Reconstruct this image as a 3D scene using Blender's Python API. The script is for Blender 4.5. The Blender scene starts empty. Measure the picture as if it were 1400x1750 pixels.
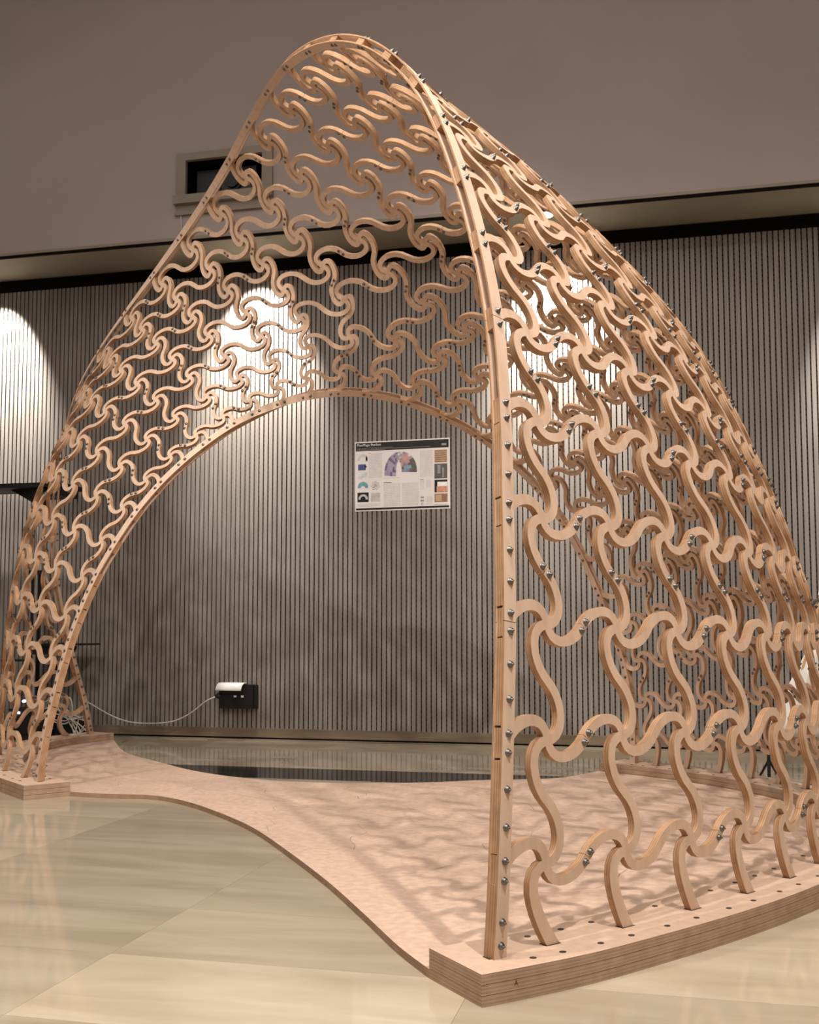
import bpy, bmesh, math, random
from mathutils import Vector, Matrix
random.seed(7)
# ------------------------------------------------------------------ camera, world, lights, exposure
SC = bpy.context.scene
COL = SC.collection
PITCH, YAW, HGT, FPX, CYP = math.radians(4.45759), math.radians(13.47375), 0.70, 1860.0, 933.0
cam_d = bpy.data.cameras.new('camera')
cam = bpy.data.objects.new('camera', cam_d); COL.objects.link(cam)
cam.location = (0, 0, HGT)
cam.rotation_euler = (math.pi/2 + PITCH, 0, YAW)
cam_d.sensor_fit = 'VERTICAL'; cam_d.sensor_height = 35.0
cam_d.lens = 35.0*FPX/1750.0
cam_d.shift_y = (CYP-875.0)/1750.0
cam_d.clip_start = 0.05
SC.camera = cam
SC.view_settings.view_transform = 'Standard'; SC.view_settings.look = 'None'
SC.view_settings.exposure = 0.0; SC.view_settings.gamma = 1.0
SC.view_settings.use_curve_mapping = False
W = bpy.data.worlds.new('world'); SC.world = W; W.use_nodes = True
W.node_tree.nodes['Background'].inputs[0].default_value = (0.05, 0.047, 0.045, 1)
W.node_tree.nodes['Background'].inputs[1].default_value = 1.0
def spot(name, loc, aim, watt, ang, blend, rad, colr):
    d = bpy.data.lights.new(name, 'SPOT'); d.energy = watt; d.spot_size = math.radians(ang); d.spot_blend = blend
    d.shadow_soft_size = rad; d.color = colr
    o = bpy.data.objects.new(name, d); COL.objects.link(o); o.location = loc
    o.rotation_euler = (Vector(aim)-Vector(loc)).to_track_quat('-Z', 'Y').to_euler(); return o
WARM = (1.0, 0.92, 0.83)
WHITE = (1.0, 0.90, 0.78)
LAMPS = [((1.2, 0.1, 5.3), (0.0, 2.9, 0), 580), ((-0.3, 1.9, 5.3), (-0.8, 3.2, 0), 260), ((-2.7, 0.8, 5.3), (-2.0, 3.2, 0), 300), ((-0.9, 4.9, 5.3), (-1.1, 5.9, 0), 150)]  # last spot is an added fill that brightens the far floor
for i, (l, a, w) in enumerate(LAMPS):
    spot('ceiling_and_fill_spot', l, a, w*1.5, 56 if i == 3 else 98, 0.8, 0.055, WARM)
def area(name, loc, sx, sy, watt, colr, rot=(0, 0, 0)):
    d = bpy.data.lights.new(name, 'AREA'); d.shape = 'RECTANGLE'; d.size = sx; d.size_y = sy; d.energy = watt; d.color = colr
    o = bpy.data.objects.new(name, d); COL.objects.link(o); o.location = loc; o.rotation_euler = rot; return o
area('soft_fill', (-1.5, 2.3, 5.5), 7.0, 4.0, 120, (1.0, 0.93, 0.87))  # added overhead fill light, softens the room's shade
area('soft_fill', (-1.0, -4.2, 5.1), 6.0, 1.6, 150, (1.0, 0.93, 0.88), (math.radians(58), 0, 0))  # added fill light behind the camera, lifts the camera-facing sides
WASH = [-4.61, -2.64, -0.67, 1.30]
for x in WASH:
    spot('wall_washer', (x, 6.375, 3.155), (x, 6.70, 2.64), 620, 64, 0.6, 0.02, (1.0, 0.95, 0.86))

# ------------------------------------------------------------------ node data of the lattice (millimetres)
NODES = [[-339,2175,229],[-258,2287,222],[-104,2473,221],[38,2661,217],[170,2854,217],[285,3050,215],[384,3247,217],[464,3444,223],[527,3639,229],[570,3834,234],[596,4026,236],[601,4216,237],[586,4399,235],[550,4573,232],[490,4736,226],[407,4888,216],[303,5035,203],[177,5174,191],[37,5299,184],[-109,5410,185],[-183,5478,191],[-334,2203,474],[-255,2308,472],[-109,2493,468],[30,2679,463],[165,2866,458],[278,3058,453],[367,3251,450],[438,3447,455],[492,3643,460],[530,3836,463],[551,4027,463],[553,4215,462],[537,4397,458],[501,4571,451],[444,4738,440],[366,4895,424],[267,5043,404],[147,5182,383],[7,5311,369],[-128,5433,368],[-194,5500,361],[-334,2247,716],[-258,2345,714],[-119,2525,706],[15,2706,700],[145,2890,692],[251,3077,687],[335,3267,684],[400,3459,684],[450,3652,683],[483,3843,681],[500,4031,678],[500,4215,674],[482,4395,669],[445,4569,660],[389,4736,648],[313,4896,630],[217,5046,609],[102,5187,587],[-25,5322,572],[-157,5451,556],[-228,5521,540],[-344,2302,951],[-271,2395,947],[-134,2568,943],[-9,2745,933],[109,2925,922],[211,3107,914],[293,3293,908],[355,3481,903],[399,3668,894],[429,3853,887],[443,4036,880],[441,4216,874],[420,4392,868],[382,4564,859],[324,4730,848],[248,4889,834],[154,5041,817],[45,5187,798],[-73,5327,777],[-195,5462,739],[-282,5535,719],[-358,2368,1183],[-287,2457,1176],[-159,2625,1173],[-44,2797,1160],[63,2972,1146],[164,3150,1131],[241,3331,1113],[299,3511,1101],[342,3690,1090],[370,3868,1079],[382,4044,1070],[376,4217,1062],[353,4388,1055],[311,4555,1049],[251,4718,1041],[174,4876,1033],[82,5029,1023],[-23,5178,1004],[-138,5322,969],[-254,5462,922],[-349,5538,898],[-385,2444,1414],[-319,2531,1405],[-201,2694,1397],[-93,2863,1376],[17,3035,1350],[111,3208,1322],[181,3379,1301],[238,3549,1283],[281,3718,1268],[308,3886,1255],[317,4052,1245],[308,4217,1237],[280,4380,1231],[234,4540,1228],[170,4697,1225],[91,4853,1223],[-1,5007,1217],[-103,5157,1203],[-215,5304,1173],[-338,5448,1116],[-425,5529,1075],[-434,2533,1635],[-368,2620,1620],[-262,2779,1606],[-154,2942,1582],[-42,3113,1537],[48,3278,1504],[119,3440,1475],[176,3597,1449],[219,3751,1429],[245,3906,1414],[251,4060,1404],[238,4213,1397],[204,4364,1395],[152,4515,1397],[82,4667,1400],[-2,4820,1400],[-97,4973,1396],[-201,5124,1384],[-315,5273,1356],[-443,5420,1295],[-517,5503,1247],[-498,2636,1847],[-435,2721,1831],[-328,2878,1808],[-224,3037,1773],[-115,3202,1720],[-24,3361,1676],[51,3514,1637],[113,3658,1601],[159,3794,1571],[184,3928,1551],[188,4064,1541],[168,4199,1540],[126,4335,1547],[64,4478,1557],[-12,4625,1564],[-102,4775,1567],[-204,4926,1561],[-317,5077,1541],[-437,5227,1503],[-558,5375,1446],[-632,5457,1411],[-575,2754,2050],[-514,2838,2030],[-410,2992,1997],[-309,3145,1960],[-204,3303,1902],[-107,3457,1843],[-25,3602,1789],[44,3736,1739],[97,3854,1693],[129,3958,1659],[130,4057,1651],[99,4166,1667],[44,4291,1689],[-27,4428,1708],[-114,4572,1720],[-212,4719,1723],[-322,4867,1712],[-441,5015,1686],[-566,5164,1641],[-690,5311,1582],[-767,5391,1554],[-670,2888,2241],[-611,2973,2211],[-505,3124,2170],[-403,3272,2124],[-300,3422,2064],[-200,3568,1996],[-110,3706,1928],[-33,3830,1862],[29,3936,1799],[80,4017,1733],[627,4025,60],[-787,3038,2413],[-728,3121,2379],[-620,3270,2327],[-512,3416,2269],[-405,3558,2204],[-301,3695,2130],[-204,3824,2051],[-119,3940,1968],[-44,4037,1881],[27,4112,1782],[635,4216,60],[-918,3207,2565],[-861,3286,2528],[-750,3431,2463],[-634,3573,2394],[-519,3709,2321],[-410,3837,2241],[-309,3957,2151],[-215,4064,2052],[-126,4156,1942],[-40,4232,1821],[621,4402,60],[-1067,3392,2694],[-1004,3468,2652],[-887,3609,2572],[-762,3744,2494],[-643,3870,2415],[-533,3989,2326],[-428,4099,2225],[-324,4200,2111],[-222,4289,1985],[-123,4365,1850],[584,4579,60],[-1229,3593,2796],[-1156,3666,2746],[-1027,3801,2649],[-897,3924,2564],[-780,4038,2477],[-673,4145,2380],[-562,4247,2268],[-447,4343,2143],[-333,4430,2009],[-221,4507,1867],[521,4741,60],[-1393,3808,2869],[-1313,3877,2806],[-1181,3996,2697],[-1051,4105,2599],[-934,4208,2499],[-830,4302,2394],[-709,4396,2276],[-583,4487,2146],[-456,4573,2010],[-331,4651,1869],[429,4874,60],[-1558,4036,2903],[-1482,4094,2832],[-1353,4190,2708],[-1228,4280,2595],[-1111,4369,2479],[-999,4455,2361],[-870,4541,2242],[-730,4629,2118],[-587,4715,1989],[-450,4796,1854],[326,5026,60],[-1732,4270,2893],[-1660,4313,2815],[-1538,4380,2680],[-1420,4443,2555],[-1311,4510,2425],[-1198,4588,2290],[-1051,4676,2165],[-882,4765,2059],[-721,4854,1947],[-574,4940,1821],[198,5180,60],[-2986,4488,60],[-2988,4509,198],[-2960,4518,410],[-2914,4523,617],[-2852,4525,813],[-2778,4529,996],[-2692,4538,1167],[-2593,4555,1328],[-2485,4579,1468],[-2367,4609,1592],[-2241,4641,1698],[-2100,4673,1797],[-1948,4701,1883],[-1793,4718,1958],[-1621,4729,2020],[-1424,4750,2057],[-1219,4806,2042],[-1030,4895,1973],[-857,4992,1884],[-704,5084,1770],[56,5301,60],[-2774,4312,60],[-2758,4329,199],[-2737,4356,392],[-2700,4384,587],[-2650,4410,773],[-2585,4435,945],[-2507,4460,1108],[-2420,4487,1259],[-2324,4520,1388],[-2223,4556,1501],[-2114,4595,1599],[-1999,4634,1688],[-1882,4672,1765],[-1761,4712,1828],[-1636,4763,1875],[-1497,4831,1909],[-1341,4921,1909],[-1169,5023,1874],[-998,5129,1800],[-838,5227,1702],[-82,5387,60],[-253,2295,60],[-1852,4522,2764],[-2056,4709,2685],[-2270,4864,2582],[-2490,4982,2459],[-2702,5069,2320],[-2895,5134,2157],[-3055,5190,1970],[-3182,5245,1754],[-3278,5302,1515],[-3348,5367,1268],[-3396,5445,1032],[-3431,5538,817],[-3464,5651,616],[-3503,5785,421],[-3552,5937,224],[-3609,6055,60],[-109,2467,60],[-1736,4552,2629],[-1943,4699,2552],[-2154,4818,2456],[-2370,4901,2346],[-2582,4952,2224],[-2775,4987,2080],[-2937,5019,1914],[-3071,5049,1731],[-3181,5084,1531],[-3268,5128,1315],[-3336,5186,1092],[-3391,5263,870],[-3441,5363,649],[-3497,5490,432],[-3567,5648,216],[-3655,5800,60],[37,2654,60],[-1625,4583,2493],[-1834,4697,2417],[-2044,4781,2330],[-2253,4831,2233],[-2456,4857,2121],[-2647,4866,1995],[-2813,4872,1849],[-2948,4884,1688],[-3064,4900,1515],[-3162,4926,1321],[-3244,4966,1113],[-3313,5024,894],[-3374,5105,666],[-3434,5210,437],[-3502,5339,210],[-3565,5435,60],[171,2850,60],[-1516,4623,2358],[-1732,4703,2287],[-1941,4752,2208],[-2141,4777,2117],[-2330,4781,2014],[-2509,4772,1898],[-2671,4759,1770],[-2808,4751,1626],[-2926,4752,1463],[-3028,4763,1288],[-3118,4786,1096],[-3196,4823,888],[-3260,4879,665],[-3318,4949,436],[-3372,5030,205],[-3407,5073,60],[289,3048,60],[-1432,4677,2214],[-1655,4714,2154],[-1855,4732,2084],[-2036,4735,1999],[-2210,4721,1905],[-2372,4699,1799],[-2518,4675,1682],[-2648,4654,1548],[-2765,4641,1396],[-2867,4638,1231],[-2957,4644,1051],[-3036,4661,855],[-3103,4686,645],[-3156,4716,426],[-3195,4746,201],[-3209,4752,60],[389,3252,60],[-1405,4984,1842],[479,3445,60],[-1243,5095,1819],[549,3638,60],[-1072,5207,1757],[599,3832,60],[-912,5307,1670],[-1918,4496,2842],[-1542,4881,1831],[-2121,4700,2760],[-1652,4793,1799],[-2333,4876,2653],[-1751,4720,1753],[-2550,5019,2521],[-1847,4661,1697],[-2764,5130,2366],[-1945,4611,1631],[-2960,5214,2195],[-2042,4567,1550],[-3120,5283,2009],[-2140,4524,1456],[-3242,5352,1780],[-2234,4484,1349],[-3332,5427,1512],[-2326,4446,1221],[-3393,5509,1231],[-2410,4411,1074],[-3430,5601,979],[-2479,4378,928],[-3451,5705,787],[-2534,4343,765],[-3469,5822,609],[-2576,4306,591],[-3489,5951,430],[-2605,4268,402],[-3510,6086,246],[-2628,4232,214],[-350,2178,59],[-3537,6217,60],[-2634,4210,59],[-186,5459,59]]
LINES = [[0,1,2,3,4,5,6,7,8,9,10,11,12,13,14,15,16,17,18,19,20],[21,22,23,24,25,26,27,28,29,30,31,32,33,34,35,36,37,38,39,40,41],[42,43,44,45,46,47,48,49,50,51,52,53,54,55,56,57,58,59,60,61,62],[63,64,65,66,67,68,69,70,71,72,73,74,75,76,77,78,79,80,81,82,83],[84,85,86,87,88,89,90,91,92,93,94,95,96,97,98,99,100,101,102,103,104],[105,106,107,108,109,110,111,112,113,114,115,116,117,118,119,120,121,122,123,124,125],[126,127,128,129,130,131,132,133,134,135,136,137,138,139,140,141,142,143,144,145,146],[147,148,149,150,151,152,153,154,155,156,157,158,159,160,161,162,163,164,165,166,167],[168,169,170,171,172,173,174,175,176,177,178,179,180,181,182,183,184,185,186,187,188],[189,190,191,192,193,194,195,196,197,198,178,157,136,115,94,73,52,31,10,199],[200,201,202,203,204,205,206,207,208,209,179,158,137,116,95,74,53,32,11,210],[211,212,213,214,215,216,217,218,219,220,180,159,138,117,96,75,54,33,12,221],[222,223,224,225,226,227,228,229,230,231,181,160,139,118,97,76,55,34,13,232],[233,234,235,236,237,238,239,240,241,242,182,161,140,119,98,77,56,35,14,243],[244,245,246,247,248,249,250,251,252,253,183,162,141,120,99,78,57,36,15,254],[255,256,257,258,259,260,261,262,263,264,184,163,142,121,100,79,58,37,16,265],[266,267,268,269,270,271,272,273,274,275,185,164,143,122,101,80,59,38,17,276],[277,278,279,280,281,282,283,284,285,286,287,288,289,290,291,292,293,294,295,296,186,165,144,123,102,81,60,39,18,297],[298,299,300,301,302,303,304,305,306,307,308,309,310,311,312,313,314,315,316,317,187,166,145,124,103,82,61,40,19,318],[319,1,22,43,64,85,106,127,148,169,190,201,212,223,234,245,256,267,320,321,322,323,324,325,326,327,328,329,330,331,332,333,334,335],[336,2,23,44,65,86,107,128,149,170,191,202,213,224,235,246,257,268,337,338,339,340,341,342,343,344,345,346,347,348,349,350,351,352],[353,3,24,45,66,87,108,129,150,171,192,203,214,225,236,247,258,269,354,355,356,357,358,359,360,361,362,363,364,365,366,367,368,369],[370,4,25,46,67,88,109,130,151,172,193,204,215,226,237,248,259,270,371,372,373,374,375,376,377,378,379,380,381,382,383,384,385,386],[387,5,26,47,68,89,110,131,152,173,194,205,216,227,238,249,260,271,388,389,390,391,392,393,394,395,396,397,398,399,400,401,402,403],[404,6,27,48,69,90,111,132,153,174,195,206,217,228,239,250,261,272,293,314,405],[406,7,28,49,70,91,112,133,154,175,196,207,218,229,240,251,262,273,294,315,407],[408,8,29,50,71,92,113,134,155,176,197,208,219,230,241,252,263,274,295,316,409],[410,9,30,51,72,93,114,135,156,177,198,209,220,231,242,253,264,275,296,317,411],[412,320,337,354,371,388,292,313,413],[414,321,338,355,372,389,291,312,415],[416,322,339,356,373,390,290,311,417],[418,323,340,357,374,391,289,310,419],[420,324,341,358,375,392,288,309,421],[422,325,342,359,376,393,287,308,423],[424,326,343,360,377,394,286,307,425],[426,327,344,361,378,395,285,306,427],[428,328,345,362,379,396,284,305,429],[430,329,346,363,380,397,283,304,431],[432,330,347,364,381,398,282,303,433],[434,331,348,365,382,399,281,302,435],[436,332,349,366,383,400,280,301,437],[438,333,350,367,384,401,279,300,439],[440,334,351,368,385,402,278,299,441]]
RIM1 = [442,0,21,42,63,84,105,126,147,168,189,200,211,222,233,244,255,266,412,414,416,418,420,422,424,426,428,430,432,434,436,438,440,443]
RIM2 = [444,441,439,437,435,433,431,429,427,425,423,421,419,417,415,413,405,407,409,411,188,167,146,125,104,83,62,41,20,445]
FOOT1 = [442,319,336,353,370,387,404,406,408,410,199,210,221,232,243,254,265,276,297,318,445]
FOOT2 = [443,335,352,369,386,403,277,298,444]
FACES = [[0,1,22,21],[0,1,319,442],[1,2,23,22],[1,2,336,319],[2,3,24,23],[2,3,353,336],[3,4,25,24],[3,4,370,353],[4,5,26,25],[4,5,387,370],[5,6,27,26],[5,6,404,387],[6,7,28,27],[6,7,406,404],[7,8,29,28],[7,8,408,406],[8,9,30,29],[8,9,410,408],[9,10,31,30],[9,10,199,410],[10,11,32,31],[10,11,210,199],[11,12,33,32],[11,12,221,210],[12,13,34,33],[12,13,232,221],[13,14,35,34],[13,14,243,232],[14,15,36,35],[14,15,254,243],[15,16,37,36],[15,16,265,254],[16,17,38,37],[16,17,276,265],[17,18,39,38],[17,18,297,276],[18,19,40,39],[18,19,318,297],[19,20,41,40],[19,20,445,318],[21,22,43,42],[22,23,44,43],[23,24,45,44],[24,25,46,45],[25,26,47,46],[26,27,48,47],[27,28,49,48],[28,29,50,49],[29,30,51,50],[30,31,52,51],[31,32,53,52],[32,33,54,53],[33,34,55,54],[34,35,56,55],[35,36,57,56],[36,37,58,57],[37,38,59,58],[38,39,60,59],[39,40,61,60],[40,41,62,61],[42,43,64,63],[43,44,65,64],[44,45,66,65],[45,46,67,66],[46,47,68,67],[47,48,69,68],[48,49,70,69],[49,50,71,70],[50,51,72,71],[51,52,73,72],[52,53,74,73],[53,54,75,74],[54,55,76,75],[55,56,77,76],[56,57,78,77],[57,58,79,78],[58,59,80,79],[59,60,81,80],[60,61,82,81],[61,62,83,82],[63,64,85,84],[64,65,86,85],[65,66,87,86],[66,67,88,87],[67,68,89,88],[68,69,90,89],[69,70,91,90],[70,71,92,91],[71,72,93,92],[72,73,94,93],[73,74,95,94],[74,75,96,95],[75,76,97,96],[76,77,98,97],[77,78,99,98],[78,79,100,99],[79,80,101,100],[80,81,102,101],[81,82,103,102],[82,83,104,103],[84,85,106,105],[85,86,107,106],[86,87,108,107],[87,88,109,108],[88,89,110,109],[89,90,111,110],[90,91,112,111],[91,92,113,112],[92,93,114,113],[93,94,115,114],[94,95,116,115],[95,96,117,116],[96,97,118,117],[97,98,119,118],[98,99,120,119],[99,100,121,120],[100,101,122,121],[101,102,123,122],[102,103,124,123],[103,104,125,124],[105,106,127,126],[106,107,128,127],[107,108,129,128],[108,109,130,129],[109,110,131,130],[110,111,132,131],[111,112,133,132],[112,113,134,133],[113,114,135,134],[114,115,136,135],[115,116,137,136],[116,117,138,137],[117,118,139,138],[118,119,140,139],[119,120,141,140],[120,121,142,141],[121,122,143,142],[122,123,144,143],[123,124,145,144],[124,125,146,145],[126,127,148,147],[127,128,149,148],[128,129,150,149],[129,130,151,150],[130,131,152,151],[131,132,153,152],[132,133,154,153],[133,134,155,154],[134,135,156,155],[135,136,157,156],[136,137,158,157],[137,138,159,158],[138,139,160,159],[139,140,161,160],[140,141,162,161],[141,142,163,162],[142,143,164,163],[143,144,165,164],[144,145,166,165],[145,146,167,166],[147,148,169,168],[148,149,170,169],[149,150,171,170],[150,151,172,171],[151,152,173,172],[152,153,174,173],[153,154,175,174],[154,155,176,175],[155,156,177,176],[156,157,178,177],[157,158,179,178],[158,159,180,179],[159,160,181,180],[160,161,182,181],[161,162,183,182],[162,163,184,183],[163,164,185,184],[164,165,186,185],[165,166,187,186],[166,167,188,187],[168,169,190,189],[169,170,191,190],[170,171,192,191],[171,172,193,192],[172,173,194,193],[173,174,195,194],[174,175,196,195],[175,176,197,196],[176,177,198,197],[178,179,209,198],[179,180,220,209],[180,181,231,220],[181,182,242,231],[182,183,253,242],[183,184,264,253],[184,185,275,264],[185,186,296,275],[186,187,317,296],[187,188,411,317],[189,190,201,200],[190,191,202,201],[191,192,203,202],[192,193,204,203],[193,194,205,204],[194,195,206,205],[195,196,207,206],[196,197,208,207],[197,198,209,208],[200,201,212,211],[201,202,213,212],[202,203,214,213],[203,204,215,214],[204,205,216,215],[205,206,217,216],[206,207,218,217],[207,208,219,218],[208,209,220,219],[211,212,223,222],[212,213,224,223],[213,214,225,224],[214,215,226,225],[215,216,227,226],[216,217,228,227],[217,218,229,228],[218,219,230,229],[219,220,231,230],[222,223,234,233],[223,224,235,234],[224,225,236,235],[225,226,237,236],[226,227,238,237],[227,228,239,238],[228,229,240,239],[229,230,241,240],[230,231,242,241],[233,234,245,244],[234,235,246,245],[235,236,247,246],[236,237,248,247],[237,238,249,248],[238,239,250,249],[239,240,251,250],[240,241,252,251],[241,242,253,252],[244,245,256,255],[245,246,257,256],[246,247,258,257],[247,248,259,258],[248,249,260,259],[249,250,261,260],[250,251,262,261],[251,252,263,262],[252,253,264,263],[255,256,267,266],[256,257,268,267],[257,258,269,268],[258,259,270,269],[259,260,271,270],[260,261,272,271],[261,262,273,272],[262,263,274,273],[263,264,275,274],[266,267,320,412],[267,268,337,320],[268,269,354,337],[269,270,371,354],[270,271,388,371],[272,273,294,293],[273,274,295,294],[274,275,296,295],[277,278,299,298],[277,278,402,403],[278,279,300,299],[278,279,401,402],[279,280,301,300],[279,280,400,401],[280,281,302,301],[280,281,399,400],[281,282,303,302],[281,282,398,399],[282,283,304,303],[282,283,397,398],[283,284,305,304],[283,284,396,397],[284,285,306,305],[284,285,395,396],[285,286,307,306],[285,286,394,395],[286,287,308,307],[286,287,393,394],[287,288,309,308],[287,288,392,393],[288,289,310,309],[288,289,391,392],[289,290,311,310],[289,290,390,391],[290,291,312,311],[290,291,389,390],[291,292,313,312],[291,292,388,389],[292,293,314,313],[293,294,315,314],[294,295,316,315],[295,296,317,316],[298,299,441,444],[299,300,439,441],[300,301,437,439],[301,302,435,437],[302,303,433,435],[303,304,431,433],[304,305,429,431],[305,306,427,429],[306,307,425,427],[307,308,423,425],[308,309,421,423],[309,310,419,421],[310,311,417,419],[311,312,415,417],[312,313,413,415],[313,314,405,413],[314,315,407,405],[315,316,409,407],[316,317,411,409],[320,321,338,337],[320,321,414,412],[321,322,339,338],[321,322,416,414],[322,323,340,339],[322,323,418,416],[323,324,341,340],[323,324,420,418],[324,325,342,341],[324,325,422,420],[325,326,343,342],[325,326,424,422],[326,327,344,343],[326,327,426,424],[327,328,345,344],[327,328,428,426],[328,329,346,345],[328,329,430,428],[329,330,347,346],[329,330,432,430],[330,331,348,347],[330,331,434,432],[331,332,349,348],[331,332,436,434],[332,333,350,349],[332,333,438,436],[333,334,351,350],[333,334,440,438],[334,335,352,351],[334,335,443,440],[337,338,355,354],[338,339,356,355],[339,340,357,356],[340,341,358,357],[341,342,359,358],[342,343,360,359],[343,344,361,360],[344,345,362,361],[345,346,363,362],[346,347,364,363],[347,348,365,364],[348,349,366,365],[349,350,367,366],[350,351,368,367],[351,352,369,368],[354,355,372,371],[355,356,373,372],[356,357,374,373],[357,358,375,374],[358,359,376,375],[359,360,377,376],[360,361,378,377],[361,362,379,378],[362,363,380,379],[363,364,381,380],[364,365,382,381],[365,366,383,382],[366,367,384,383],[367,368,385,384],[368,369,386,385],[371,372,389,388],[372,373,390,389],[373,374,391,390],[374,375,392,391],[375,376,393,392],[376,377,394,393],[377,378,395,394],[378,379,396,395],[379,380,397,396],[380,381,398,397],[381,382,399,398],[382,383,400,399],[383,384,401,400],[384,385,402,401],[385,386,403,402]]
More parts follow.
